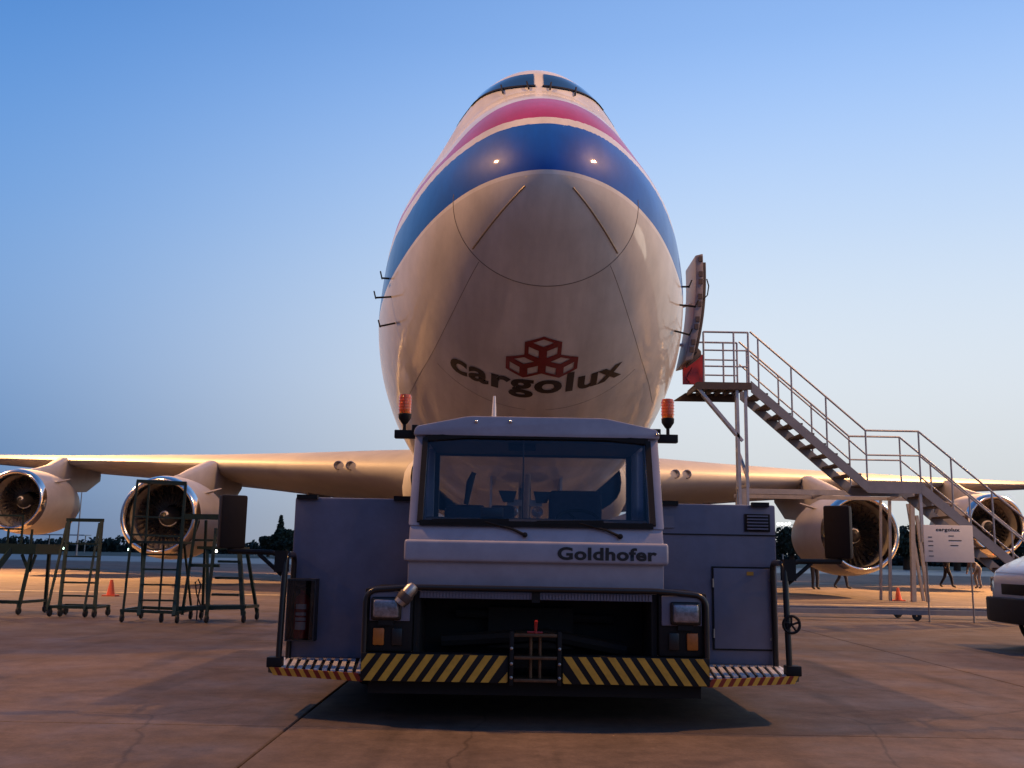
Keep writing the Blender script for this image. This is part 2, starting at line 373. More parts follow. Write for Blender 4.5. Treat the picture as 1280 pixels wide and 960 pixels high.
SS = [math.sqrt(v) for v in YS]
TOP = pchip(SS, [5.5, 5.86, 6.28, 6.80, 7.46, 8.05, 8.73, 9.48, 10.02, 10.30, 10.4, 10.42, 10.3, 8.75, 8.6, 8.3])
BOT = pchip(SS, [5.5, 5.1, 4.7, 4.15, 3.45, 2.98, 2.65, 2.49, 2.32, 2.15, 2.0, 1.9, 1.88, 1.88, 2.2, 6.9])
WID = pchip(SS, [0, .42, .85, 1.32, 1.80, 2.14, 2.46, 2.62, 2.79, 2.98, 3.14, 3.23, 3.25, 3.25, 3.2, .5])
MID = pchip(SS, [5.5, 5.45, 5.42, 5.40, 5.37, 5.35, 5.3, 5.25, 5.25, 5.25, 5.25, 5.25, 5.25, 5.25, 5.4, 7.6])
KK = pchip(SS, [0, 0, .1, .3, .5, .65, .8, .9, 1, 1, 1, 1, 1, .3, 0, 0])
MM = pchip([0, .3, .45, .593, .7, .81, .9, 1], [1, .965, .905, .825, .80, .80, .82, .82])
def sec(y, a):
    s = math.sqrt(max(y, 0)); w = WID(s); zc = MID(s)
    if a < 0: return w * math.cos(a), zc + (zc - BOT(s)) * math.sin(a)
    t = math.sin(a); return w * math.cos(a) * (1 - KK(s) * (1 - MM(t))), zc + (TOP(s) - zc) * t
def surf(y, a, sg=1, off=0.0):
    x, z = sec(y, a); p = Vector((sg * x, y, z))
    if off:
        e = .004; y1 = max(y, .01)
        x1, z1 = sec(y1 + e, a); x0, z0 = sec(y1 - e, a); u = Vector((sg * (x1 - x0), 2 * e, z1 - z0))
        x1, z1 = sec(y1, min(a + e, math.pi / 2)); x0, z0 = sec(y1, max(a - e, -math.pi / 2)); v = Vector((sg * (x1 - x0), 0, z1 - z0))
        n = u.cross(v).normalized()
        if n.dot(p - Vector((0, y + 1.2, MID(math.sqrt(max(y, 0)))))) < 0: n = -n
        p = p + n * off
    return p
def a_top(y, x):
    lo, hi = 0.0, math.pi / 2
    for _ in range(30):
        m = (lo + hi) / 2
        if sec(y, m)[0] > abs(x): lo = m
        else: hi = m
    return lo

AC_PITCH = R(.9)
aircraft = thing('cargo_aircraft', 'huge white four engined cargo jet with blue and red nose bands, behind the tow tractor', 'aircraft')
aircraft.matrix_world = (Matrix.Translation((.40, 11.8, 0)) @ Matrix.Rotation(R(.85), 4, 'Z') @ Matrix.Translation((0, 0, 2)) @ Matrix.Rotation(R(.4), 4, 'Y')
                         @ Matrix.Translation((0, 30, -2)) @ Matrix.Rotation(-AC_PITCH, 4, 'X') @ Matrix.Translation((0, -30, 0)))

# --- fuselage
BL = pchip([0, .4, 1.2, 3, 5, 60], [5.5, 5.44, 5.33, 5.18, 5.12, 5.1])
BT = pchip([0, .5, 1, 1.5, 2.2, 3, 60], [6.38, 6.36, 6.30, 6.20, 6.05, 5.95, 5.95])
RW = pchip([0, 1, 2, 3, 60], [.17, .20, .30, .27, .27])
def fuselage():
    ys = [(math.sqrt(14) * k / 130) ** 2 for k in range(1, 131)] + [14 + 1.5 * k for k in range(1, 37)]
    NA = 64; rows = []; band = []
    ang = [-math.pi / 2 + math.pi * k / NA for k in range(NA + 1)]
    for y in [0.0004] + ys:
        row = [surf(y, a) for a in ang] + [surf(y, a, -1) for a in reversed(ang[1:-1])]
        rows.append(row)
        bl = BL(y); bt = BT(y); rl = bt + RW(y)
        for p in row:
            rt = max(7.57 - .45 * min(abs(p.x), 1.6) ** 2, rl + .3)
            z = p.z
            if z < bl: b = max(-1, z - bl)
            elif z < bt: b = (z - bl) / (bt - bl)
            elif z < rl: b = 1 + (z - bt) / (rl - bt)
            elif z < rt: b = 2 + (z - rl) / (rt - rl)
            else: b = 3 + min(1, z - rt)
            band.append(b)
    mb = MB().grid(rows, closed=True); n = len(rows[0])
    mb.f.append(tuple(range(n))); mb.f.append(tuple(range(len(mb.v) - n, len(mb.v)))[::-1])
    me = mb.mesh('fuselage', smooth=60)
    at = me.attributes.new('band', 'FLOAT', 'POINT'); at.data.foreach_set('value', band)
    return link('fuselage', me, 'aircraft', aircraft)
fus = fuselage()

def ribbon(name, path, w, m, off=.006, parent=None):
    """thin raised strip on the skin along path [(y,a,sg)]"""
    P = [surf(y, a, sg, off) for y, a, sg in path]; mb = MB().tube(P, w / 2, n=6)
    return mb.build(name, m, parent or fus, smooth=60)
ribbon('radome_seam', [(.88, -math.pi / 2 + math.pi * .52 * k / 40, 1) for k in range(41)], .012, 'seam', 0)
ribbon('radome_seam', [(.88, -math.pi / 2 + math.pi * .52 * k / 40, -1) for k in range(41)], .012, 'seam', 0)
for sg in (-1, 1):
    ribbon('door_seam', [(.9 + k * .14, -.80 + .0045 * k, sg) for k in range(34)], .008, 'seam', 0)
    ribbon('panel_seam', [(3.1, -1.5 + .028 * k, sg) for k in range(26)], .006, 'seam', 0)
    def on_skin(x, z):
        lo, hi = .005, 3.0
        for _ in range(40):
            m_ = (lo + hi) / 2; q_ = math.sqrt(m_); h_ = MID(q_) - BOT(q_); t_ = (MID(q_) - z) / h_ if h_ > 1e-6 else 9
            inside = abs(t_) < 1 and WID(q_) * math.sqrt(1 - t_ * t_) > x
            if inside: hi = m_
            else: lo = m_
        q_ = math.sqrt(hi); return hi, -math.asin(min(1, max(-1, (MID(q_) - z) / (MID(q_) - BOT(q_)))))
    ribbon('diverter_strip', [(*on_skin(.30 + .66 * k / 16, 5.31 - .59 * k / 16), sg) for k in range(17)], .024, 'strip', .003)

# --- cockpit windows
def pane(name, f, nu, nv, off, m, parent=fus):
    rows = [[f(i / nu, j / nv, off) for j in range(nv + 1)] for i in range(nu + 1)]
    back = [[f(i / nu, j / nv, off - .03) for j in range(nv + 1)] for i in range(nu + 1)]
    mb = MB().grid(rows); mb.grid(back)
    rim = [(i, 0) for i in range(nu + 1)] + [(nu, j) for j in range(1, nv + 1)] + [(i, nv) for i in range(nu - 1, -1, -1)] + [(0, j) for j in range(nv - 1, 0, -1)]
    for k in range(len(rim)):
        a = rim[k]; b = rim[(k + 1) % len(rim)]; mb.quad(rows[a[0]][a[1]], rows[b[0]][b[1]], back[b[0]][b[1]], back[a[0]][a[1]])
    return mb.build(name, m, parent, smooth=35)
for sg in (-1, 1):
    def wf(u, v, off, sg=sg):
        x = .085 + u * 1.0; y = 4.42 + .45 * x * x + v * (.47 - .06 * u); return surf(y, a_top(y, x), sg, off)
    pane('windshield_pane', wf, 12, 5, .012, 'cockpit_glass')
    def wg(u, v, off, sg=sg):
        x = .06 + u * 1.13; y = 4.375 + .45 * x * x + v * .055; return surf(y, a_top(y, x), sg, off)
    pane('windshield_trim', wg, 14, 1, .022, 'black')
    def ws(u, v, off, sg=sg):
        y = 5.25 + u * .75; return surf(y, 1.02 - .05 * u - v * .16 + .0, sg, off)
    pane('cockpit_side_pane', ws, 6, 3, .012, 'cockpit_glass')
    for x in (.18, .62):
        y = 4.33 + .45 * x * x
        MB().tube([surf(y - .14, a_top(y - .14, x), sg, .03), surf(y + .16, a_top(y + .16, x + .03), sg, .05)], .016, n=6).build('windshield_wiper', 'black', fus)
# --- air data probes on both cheeks
for sg in (-1, 1):
    for y, a in ((4.05, -.03), (3.9, -.17), (4.0, -.33)):
        b = surf(y, a, sg, -.02); t = surf(y, a, sg, .26 if a < -.1 else .12)
        MB().tube([b, t], .016, n=6).tube([t + Vector((0, .05, 0)), t + Vector((0, -.20, .05))], .012, n=6).build('pitot_probe', 'black', fus)
# --- nose lettering laid on the skin
def decal_map():
    N = 300; ys = [.9 + k * 4.0 / N for k in range(N + 1)]; L = [0]
    for k in range(N): L.append(L[-1] + math.hypot(ys[k + 1] - ys[k], BOT(math.sqrt(ys[k + 1])) - BOT(math.sqrt(ys[k]))))
    def y_of(v):
        k = 0
        while k < N - 1 and L[k + 1] < v: k += 1
        return ys[k] + (ys[k + 1] - ys[k]) * (v - L[k]) / (L[k + 1] - L[k])
    def put(u, v, off):
        y = y_of(v); sg = 1 if u >= 0 else -1; s = 0; a = -math.pi / 2; px, pz = sec(y, a); st = .01
        while s < abs(u):
            a2 = a + st; x, z = sec(y, a2); ds = math.hypot(x - px, z - pz)
            if s + ds > abs(u): a = a + st * (abs(u) - s) / ds; break
            s += ds; a = a2; px, pz = x, z
        return surf(y, a, sg, off)
    def v_of(y): return L[min(N, max(0, int((y - .9) / 4.0 * N)))]
    return put, v_of
put, v_of = decal_map()
def decal(name, me, fn, m, off=.008, cut=.10):
    bm = bmesh.new(); bm.from_mesh(me); bmesh.ops.triangulate(bm, faces=bm.faces)
    for _ in range(4):
        es = [e for e in bm.edges if e.calc_length() > cut]
        if not es: break
        bmesh.ops.subdivide_edges(bm, edges=es, cuts=1, use_grid_fill=False); bmesh.ops.triangulate(bm, faces=bm.faces)
    for v in bm.verts: u, w = fn(v.co.x, v.co.y); v.co = put(u, w, off)
    bmesh.ops.recalc_face_normals(bm, faces=bm.faces); bm.to_mesh(me); bm.free()
    return link(name, me, m, fus)
V_TXT = v_of(2.50)
for word, u0, u1 in (('cargo', -1.42, .36), ('lux', .42, 1.38)):
    me = text_mesh(word, 1.0, bold=.030); xs = [v.co.x for v in me.vertices]
    x0, x1 = min(xs), max(xs)
    for v in me.vertices: v.co.x = u0 + (v.co.x - x0) / (x1 - x0) * (u1 - u0); v.co.y = v.co.y * .62
    decal('lettering', me, lambda u, w: (u, V_TXT + .13 - w + .14 * u * u), 'letter_aircraft')
def emblem():
    h = .30; c30 = math.cos(R(30)); mb = MB()
    V_E = v_of(1.93)
    def P(u, w): mb.v.append((u, w, 0)); return len(mb.v) - 1
    for cx, cy in ((0, h * .75), (-h * c30 * 1.0, -h * .75), (h * c30 * 1.0, -h * .75)):
        hexv = [(math.cos(R(90 + 60 * k)) * h, math.sin(R(90 + 60 * k)) * h) for k in range(6)]
        for k in (0, 2, 4):
            q = [(0, 0), hexv[k - 1], hexv[k], hexv[(k + 1) % 6]]
            mx = sum(p[0] for p in q) / 4; my = sum(p[1] for p in q) / 4
            o = [P(cx + p[0], cy + p[1]) for p in q]; i = [P(cx + mx + (p[0] - mx) * .56, cy + my + (p[1] - my) * .56) for p in q]
            for j in range(4): mb.f.append((o[j], o[(j + 1) % 4], i[(j + 1) % 4], i[j]))
    me = mb.mesh('emblem')
    decal('emblem', me, lambda u, w: (u * 1.0 + .04, V_E - w * .84), 'emblem_red', off=.010, cut=.12)
emblem()

# --- wings
def airfoil(n=16):
    up = []; lo = []
    for k in range(n + 1):
        t = .5 * (1 - math.cos(math.pi * k / n)); y = 5 * (.2969 * math.sqrt(t) - .126 * t - .3516 * t * t + .2843 * t ** 3 - .1015 * t ** 4)
        up.append((t, y)); lo.append((t, -y))
    return up[::-1] + lo[1:-1]
AF = airfoil()
def wing_mesh(st, sg=1):
    rows = []
    for x, y, z, c, th, tw in st:
        rows.append([(sg * x, y + t * c, z + w * th * c + .018 * c * math.sin(math.pi * t) - tw * t * c) for t, w in AF])
    mb = MB().grid(rows, closed=True); n = len(AF); mb.f.append(tuple(range(len(mb.v) - n, len(mb.v))))
    return mb
WST = [(2.6, 18.6, 3.45, 16.0, .130, .03), (4.6, 20.7, 3.72, 14.2, .125, .03), (7.5, 23.3, 3.98, 12.2, .118, .025), (11.7, 27.1, 4.36, 10.0, .108, .02),
       (16, 31.0, 4.76, 8.4, .10, .015), (21, 35.5, 5.18, 7.0, .095, .01), (27, 40.9, 5.72, 5.5, .09, 0), (32.2, 45.6, 6.25, 4.0, .085, 0)]
def wz(x):
    for a, b in zip(WST, WST[1:]):
        if a[0] <= x <= b[0]:
            t = (x - a[0]) / (b[0] - a[0]); return [a[k] + (b[k] - a[k]) * t for k in range(6)]
    return WST[-1]
for sg in (-1, 1):
    w = wing_mesh(WST, sg).build('wing', 'wing_grey', aircraft, smooth=50)
    for x in (5.55, 6.02):
        s = wz(x); c = (sg * x - .1 * sg, s[1] - .02, s[2] + .06)
        lm = MB().lathe([(.16, -.02), (.155, -.06), (.13, -.08), (.125, -.03), (.07, .02), (.005, .03)], 'y', c, 18); lm.build('landing_light', 'lamp_glass', w, smooth=40)
    for x, ln in ((8.3, 6.0), (14.6, 5.2), (23.5, 4.2)):
        s = wz(x); y0 = s[1] + s[3] * .45; rows = []
        for k in range(13):
            t = k / 12; r = .42 * (math.sin(math.pi * min(1, t * 1.02)) ** .6 if 0 < t < 1 else 0) + .01
            rows.append([(sg * x + math.cos(2 * math.pi * j / 12) * r * .7, y0 + t * ln, s[2] - .5 - .1 * t + math.sin(2 * math.pi * j / 12) * r * 1.1) for j in range(12)])
        MB().grid(rows, closed=True).build('flap_fairing', 'wing_grey', w, smooth=60)
# wing to body fairing
rows = []
for k in range(25):
    t = k / 24; y = 16.5 + t * 24; g = math.sin(math.pi * t) ** .45 if 0 < t < 1 else .0
    rows.append([((3.0 + .75 * g) * math.copysign(abs(math.cos(th)) ** .7, math.cos(th)), y, 3.1 + (1.1 + .35 * g) * math.copysign(abs(math.sin(th)) ** .8, math.sin(th)) - .25 * g) for th in [2 * math.pi * j / 36 for j in range(36)]])
MB().grid(rows, closed=True).build('wing_root_fairing', 'wing_grey', aircraft, smooth=60)
# tail surfaces
for sg in (-1, 1):
    wing_mesh([(.5, 56, 7.3, 8.5, .1, 0), (11, 65, 8.4, 2.6, .09, 0)], sg).build('tailplane', 'wing_grey', aircraft, smooth=50)
rows = []
for z, y, c in ((8.3, 51, 13), (19, 63, 4.6)): rows.append([(w_ * .1 * c * 1.0, y + t * c, z) for t, w_ in AF])
fm = MB().grid(rows, closed=True); fm.f.append(tuple(range(len(fm.v) - len(AF), len(fm.v)))); fm.build('tail_fin', 'wing_grey', aircraft, smooth=50)

# --- engines
def arc_prof(pts): return pts
lip_prof = [(1.20, .55), (1.17, .30), (1.165, .18), (1.185, .08), (1.225, .015), (1.265, 0.0), (1.31, .02), (1.355, .08), (1.395, .18), (1.42, .30)]
nac_prof = [(1.42, .30), (1.46, .6), (1.49, 1.1), (1.50, 1.7), (1.48, 2.4), (1.42, 3.1), (1.32, 3.7), (1.21, 4.2), (1.19, 4.2), (1.10, 3.8)]
duct_prof = [(1.20, .55), (1.22, .9), (1.22, 1.6), (.5, 1.62)]
core_prof = [(.95, 3.2), (.92, 4.2), (.78, 5.0), (.62, 5.6), (.56, 5.6), (.3, 5.9), (.02, 6.3)]
spin_prof = [(.01, .62), (.10, .66), (.20, .78), (.30, .98), (.38, 1.2), (.40, 1.32)]
me_nac = MB().lathe(nac_prof, 'y', n=48).mesh('engine', smooth=50)
me_lip = MB().lathe(lip_prof, 'y', n=56).mesh('inlet_lip', smooth=60)
me_duct = MB().lathe(duct_prof, 'y', n=40).mesh('inlet_duct', smooth=40)
me_core = MB().lathe(core_prof, 'y', n=32).mesh('exhaust_cone', smooth=50)
me_spin = MB().lathe(spin_prof, 'y', n=28).mesh('spinner', smooth=60)
def swirl():
    sp = pchip([p[1] for p in spin_prof], [p[0] for p in spin_prof]); A = []; B = []
    for k in range(34):
        t = k / 33; ang = .6 + t * 5.2; y = .67 + t * .40; r = sp(y) + .006; w = .06 + .07 * (1 - abs(2 * t - 1))
        for L, yy in ((A, y - w * .5), (B, y + w * .5)):
            rr = sp(max(.63, yy)) + .008; L.append((rr * math.cos(ang), max(.63, yy) - .006, rr * math.sin(ang)))
    return MB().grid([A, B]).mesh('spinner_swirl', fix=False)
me_swirl = swirl()
def fan():
    mb = MB(); N = 36
    for b in range(N):
        a0 = 2 * math.pi * b / N; rows = []
        for k in range(6):
            t = k / 5; r = .39 + t * .81; tw = .35 + .75 * t; ch = .20 + .10 * t
            row = []
            for s_ in (-.5, 0, .5):
                y = 1.22 + s_ * ch * math.cos(tw) * 1.0; da = s_ * ch * math.sin(tw) / r; a = a0 + da + .06 * t * t
                row.append((r * math.cos(a), y + (.02 if s_ == 0 else 0), r * math.sin(a)))
            rows.append(row)
        mb.grid(rows)
    return mb.mesh('fan', fix=False, smooth=50)
me_fan = fan()
def pylon(sg, x, eng_y, eng_z):
    """from the nacelle crown up and over the wing leading edge"""
    s = wz(x); ly, lz = s[1] - eng_y, s[2] - eng_z; rows = []
    prof = [(1.3, 1.40, 1.52, .05), (2.0, 1.2, 1.66, .16), (3.0, 1.0, 1.66 + (lz - 1.5) * .35, .22), (ly - .3, .8, lz + .22, .24), (ly + .9, .75, lz + .30, .2), (ly + 2.6, .9, lz + .1, .18), (ly + 4.5, lz - .55, lz - .1, .05)]
    for y, z0, z1, w in prof:
        rows.append([(-w, y, z0), (w, y, z0), (w, y, z1 - .12), (w * .5, y, z1 - .02), (0, y, z1), (-w * .5, y, z1 - .02), (-w, y, z1 - .12)])
    mb = MB().grid(rows, closed=True); mb.f.append(tuple(range(7))); mb.f.append(tuple(range(len(mb.v) - 7, len(mb.v))))
    return mb
for sg in (-1, 1):
    for x, ey, ez in ((11.7, 21.5, 2.05), (21.05, 31.0, 3.0)):
        e = link('engine', me_nac, 'nacelle', aircraft, (sg * x, ey, ez)); e.rotation_euler = (0, 0, R(1.5) * sg); e.scale = (.94, .94, .94)
        link('inlet_lip', me_lip, 'lip', e); link('inlet_duct', me_duct, 'inlet', e); link('fan', me_fan, 'fan', e); link('exhaust_cone', me_core, 'exhaust', e)
        link('spinner', me_spin, 'spinner', e); link('spinner_swirl', me_swirl, 'white_plain', e)
        pylon(sg, x, ey, ez).build('pylon', 'nacelle', e, smooth=50)
        st = MB()
        st.prism([(.9, 1.35), (2.2, 1.9), (2.3, 1.88), (1.4, 1.3)], 'x', -.02, .02)
        st.build('nacelle_strake', 'nacelle', e).rotation_euler = (0, R(52) * -sg, 0)

# --- nose gear (its wheels sit in the tractor's cradle)
ng = MB(); ng.tube([(0, 7.8, 2.6), (0, 7.8, .75)], .13, n=14).tube([(-.55, 7.8, .62), (.55, 7.8, .62)], .09, n=12).tube([(0, 7.75, 1.0), (0, 6.3, 2.4)], .07, n=10)
ng.tube([(-.28, 7.62, 1.75), (-.22, 7.7, 1.1)], .03, n=8).tube([(.28, 7.62, 1.75), (.22, 7.7, 1.1)], .03, n=8).box(-.34, .34, 7.6, 7.9, 1.78, 1.9)
ngo = ng.build('nose_gear', 'galv', aircraft, smooth=40)
for sg in (-1, 1):
    wm = MB().lathe([(.30, -.16), (.50, -.19), (.60, -.15), (.625, 0), (.60, .15), (.50, .19), (.30, .16)], 'x', (sg * .42, 7.8, .64), 28); wm.build('tyre', 'rubber', ngo, smooth=50)
    MB().lathe([(.02, .17), (.28, .17), (.31, .12), (.31, -.12), (.28, -.17), (.02, -.17)], 'x', (sg * .42, 7.8, .64), 24).build('rim', 'galv', ngo, smooth=40)
    MB().prism([(6.9, 2.55), (8.3, 2.5), (8.15, 1.55), (7.1, 1.6)], 'x', sg * .66 - .02, sg * .66 + .02).build('gear_door', 'nacelle', ngo)
    MB().prism([(sg * .16, 2.06), (sg * .52, 2.06), (sg * .42, 1.84), (sg * .22, 1.84)], 'y', 7.50, 7.54).build('gear_door_shade', 'black', ngo)  # black plates added to stand for the shade inside the gear doors
    MB().lathe([(.10, .02), (.11, -.04), (.09, -.05), (.01, .0)], 'y', (sg * .24, 7.48, 1.66), 16).build('taxi_light', 'lamp_glass', ngo, smooth=40)
for sx, yy in ((-5.4, 30.5), (5.4, 30.5), (-1.9, 33.5), (1.9, 33.5)):
    g = MB().tube([(sx, yy, 3.4), (sx, yy, .8)], .2, n=12).tube([(sx, yy - .8, .62), (sx, yy + .8, .62)], .12, n=10).build('main_gear', 'galv', aircraft, smooth=40)
    for dy in (-.75, .75):
        for dx in (-.55, .55):
            MB().lathe([(.28, -.2), (.5, -.23), (.6, -.16), (.62, 0), (.6, .16), (.5, .23), (.28, .2)], 'x', (sx + dx, yy + dy, .42), 22, cap=True).build('tyre', 'rubber', g, smooth=50)

# --- open entry door, swung out forward of its opening on the port side
dr = []
for k in range(15):
    t = k / 14; z = 4.95 + t * 2.3; cx = 3.45 + .24 * t + .09 * math.sin(math.pi * t); dr.append((cx, z))
mb = MB(); out = [(x - .13 - .0 * z, z) for x, z in dr]
ring = [(x, z) for x, z in dr] + [(x - .17, z - .05) for x, z in reversed(dr)]
mb.prism(ring, 'y', 8.35, 9.45)
door = mb.build('entry_door', 'door_skin', aircraft, bevel=.03, smooth=40)
mb = MB(); mb.prism([(x + .015, z) for x, z in dr[1:-1]] + [(x + .075, z) for x, z in reversed(dr[1:-1])], 'y', 8.45, 9.35); mb.build('door_lining', 'stair_dark', door, bevel=.01)
for k in range(9):
    x, z = dr[1 + k + k // 2 if 1 + k + k // 2 < 14 else 13]
    MB().box(x - .10, x - .02, 8.325, 8.352, z - .02, z + .09).build('door_latch', 'stair_dark', door)
MB().tube([(3.3, 9.6, 6.35), (3.45, 9.1, 6.3), (3.5, 8.8, 6.25), (3.58, 8.7, 6.2)], .035, n=8).build('door_hinge_arm', 'steel', door)
MB().tube([(3.3, 9.6, 5.5), (3.45, 9.1, 5.45), (3.5, 8.8, 5.4), (3.55, 8.7, 5.4)], .035, n=8).build('door_hinge_arm', 'steel', door)
MB().tube([(3.69, 8.4, 6.25), (3.78, 8.4, 6.35), (3.81, 8.4, 6.55), (3.77, 8.4, 6.7)], .014, n=6).build('door_handle', 'black', door)
MB().prism([(3.40, 4.86), (3.66, 5.06), (3.66, 5.16), (3.58, 5.24), (3.40, 5.06)], 'y', 8.5, 8.9).build('girt_cover', 'stair_dark', door, bevel=.02)

# ================================================================== floodlight masts of the apron (outside the picture; they give the warm light)
def flood_mast(label, loc, aim, power, size=1.6, spread=180):
    t = thing('floodlight_mast', label, 'floodlight', (loc[0], loc[1], 0), group='apron floodlight masts')
    h = loc[2]
    MB().tube([(0, 0, 0), (0, 0, h - .3)], [.32, .12], n=12).build('pole', 'galv', t, smooth=40)
    d = (Vector(aim) - Vector(loc)).normalized(); q = d.to_track_quat('-Z', 'Y')
    hm = Matrix.Translation((0, 0, h)) @ q.to_matrix().to_4x4()
    hd = MB().box(-size * .55, size * .55, -size * .35, size * .35, .04, .3); hd.build('lamp_head', 'galv', t, xf=hm)
    ld = bpy.data.lights.new('flood_lamp', 'AREA'); ld.shape = 'RECTANGLE'; ld.size = size; ld.size_y = size * .62; ld.energy = power; ld.spread = R(spread); ld.color = (1.0, .50, .17)
    lo = bpy.data.objects.new('flood_lamp', ld); scene.collection.objects.link(lo); lo.parent = t; lo.matrix_parent_inverse = Matrix(); lo.matrix_local = hm
flood_mast('tall floodlight mast on the left side of the apron', (-25, 13, 32), (-4, 18, 0), 14000)
flood_mast('tall floodlight mast on the right side of the apron', (25.5, 13, 32), (4, 18, 0), 14000)
flood_mast('tall floodlight mast on the far left of the apron', (-44, 54, 24), (-18, 42, 0), 9000, spread=50)
flood_mast('tall floodlight mast on the far right of the apron', (45, 55, 24), (18, 42, 0), 9000, spread=50)
flood_mast('tall floodlight mast behind the camera, on the left', (-34, -38, 26), (-8, 25, 0), 900, size=.6)
flood_mast('tall floodlight mast behind the camera, on the right', (36, -38, 26), (8, 25, 0), 900, size=.6)

# ================================================================== tow tractor
tug = thing('tow_tractor', 'low grey aircraft tow tractor with glazed cab and striped bumper, in the foreground', 'tow tractor', (.20, 7.3, 0))
# chassis and side engine housings
ch = MB(); ch.box(-1.2, 1.2, .14, 4.2, .20, .34).box(-1.95, -1.0, 4.0, 12.6, .22, .55).box(1.0, 1.95, 4.0, 12.6, .22, .55); ch.build('chassis', 'black', tug)
lb = MB().box(-1.98, -.97, 1.0, 5.2, .35, 1.64).build('side_housing', 'tug_grey', tug, bevel=.02)
rb = MB().box(.98, 2.0, 1.0, 5.2, .35, 1.64).build('side_housing', 'tug_grey', tug, bevel=.02)
for sg in (-1, 1):
    MB().box(min(sg * .98, sg * 1.96), max(sg * .98, sg * 1.96), 5.25, 11.5, .56, 1.05).build('rear_deck', 'tug_grey', tug, bevel=.03)
    for y in (2.2, 5.6, 9.6):
        w = MB().lathe([(.28, -.20), (.45, -.22), (.50, -.17), (.505, 0), (.50, .17), (.45, .22), (.28, .20)], 'x', (sg * 1.35, y, .506), 30).build('wheel', 'rubber', tug, smooth=50)
        MB().lathe([(.02, .14), (.2, .12), (.28, .19), (.29, -.19), (.2, -.12), (.02, -.14)], 'x', (sg * 1.35, y, .506), 24).build('rim', 'galv', w, smooth=40)
# right housing: lid seam, vent, access hatch
MB().box(1.02, 2.003, .992, .999, 1.385, 1.395).build('lid_seam', 'black', rb)
v = MB().box(1.74, 1.95, .985, 1.0, 1.42, 1.565).build('vent', 'black', rb, bevel=.004)
for k in range(5): MB().box(1.76, 1.93, .972, .986, 1.437 + k * .026, 1.449 + k * .026).build('vent_slat', 'panel_grey', v)
MB().box(1.03, 1.16, .985, .999, 1.44, 1.54).build('data_plate', 'panel_grey', rb)
h = MB().box(1.475, 1.965, .978, 1.0, .48, 1.12).build('access_hatch', 'panel_grey', rb, bevel=.006)
hs = MB()
for a in ((1.462, 1.475, .467, 1.133), (1.965, 1.978, .467, 1.133)): hs.box(a[0], a[1], .986, .9995, a[2], a[3])
for a in ((1.475, 1.965, .467, .48), (1.475, 1.965, 1.12, 1.133)): hs.box(a[0], a[1], .986, .9995, a[2], a[3])
hs.build('hatch_gap', 'black', rb)
MB().box(1.745, 1.80, .972, .9785, 1.065, 1.095).build('sticker', 'yellow', h)
for z in (.56, 1.03): MB().lathe([(.001, .966), (.013, .966), (.013, .979)], 'y', (1.935, 0, z), 12).build('latch', 'steel', h)
for z in (.60, 1.0): MB().tube([(1.468, .974, z - .035), (1.468, .974, z + .035)], .008, n=8).build('hatch_hinge', 'steel', h)
for x in (1.05, 1.80):
    MB().box(x, x + .14, .96, 1.02, 1.622, 1.66).build('lid_clip', 'black', rb)
for x in (-1.96, -1.16):
    MB().box(x, x + .17, .96, 1.02, 1.622, 1.66).build('lid_clip', 'black', lb)
# front bumper and hazard stripes
bp = MB()
for x0, x1 in ((-1.24, -.19), (.19, 1.24)): bp.box(x0, x1, 0, .14, .30, .495)
bump = bp.build('bumper', 'black', tug, bevel=.008)
for sg in (-1, 1):
    for k in range(10):
        x = .20 + .104 * k; dxs = .13; z0, z1 = .305, .49
        a, b = x, x + .056
        pts = [(a + dxs, z0), (b + dxs, z0), (b, z1), (a, z1)]
        pts = [(max(.195, min(1.235, u)), w_) for u, w_ in pts]
        if pts[0][0] >= 1.234: pts = [(1.235, z0 + (dxs - (1.235 - a)) / dxs * (z1 - z0) * 0 + .06), (1.235, z0 + .12), (b, z1), (a, z1)]
        pts = [(sg * u, w_) for u, w_ in pts]
        MB().prism(pts, 'y', -.004, .006).build('hazard_stripe', 'yellow', bump)
    # the clipped first stripe beside the hitch
    MB().prism([(sg * .196, .38), (sg * .26, .305), (sg * .204, .305), (sg * .196, .315)], 'y', -.004, .006).build('hazard_stripe', 'yellow', bump)
# towing jaw
hj = MB().box(-.185, -.155, -.03, .2, .29, .66).box(.155, .185, -.03, .2, .29, .66)
hitch = hj.build('towing_jaw', 'black', tug, bevel=.005)
for z in (.315, .47, .625): MB().box(-.152, .152, -.035, .18, z, z + .022).build('jaw_plate', 'jaw_steel', hitch, bevel=.004)
for z0, z1 in ((.337, .47), (.492, .625)):
    for x in (-.033, .033): MB().tube([(x, .03, z0), (x, .03, z1)], .014, n=10).build('jaw_pin', 'jaw_steel', hitch, smooth=50)
for z in (.345, .44, .545):
    for sg in (-1, 1): MB().lathe([(.001, -.045), (.011, -.042), (.012, -.03)], 'y', (sg * .17, 0, z), 8).build('bolt', 'steel', hitch)
MB().tube([(0, .02, .648), (0, .02, .70), (.004, .0, .735)], .012, n=8).tube([(-.06, .02, .655), (.05, .02, .652)], .009, n=6).build('release_handle', 'red', hitch, smooth=50)
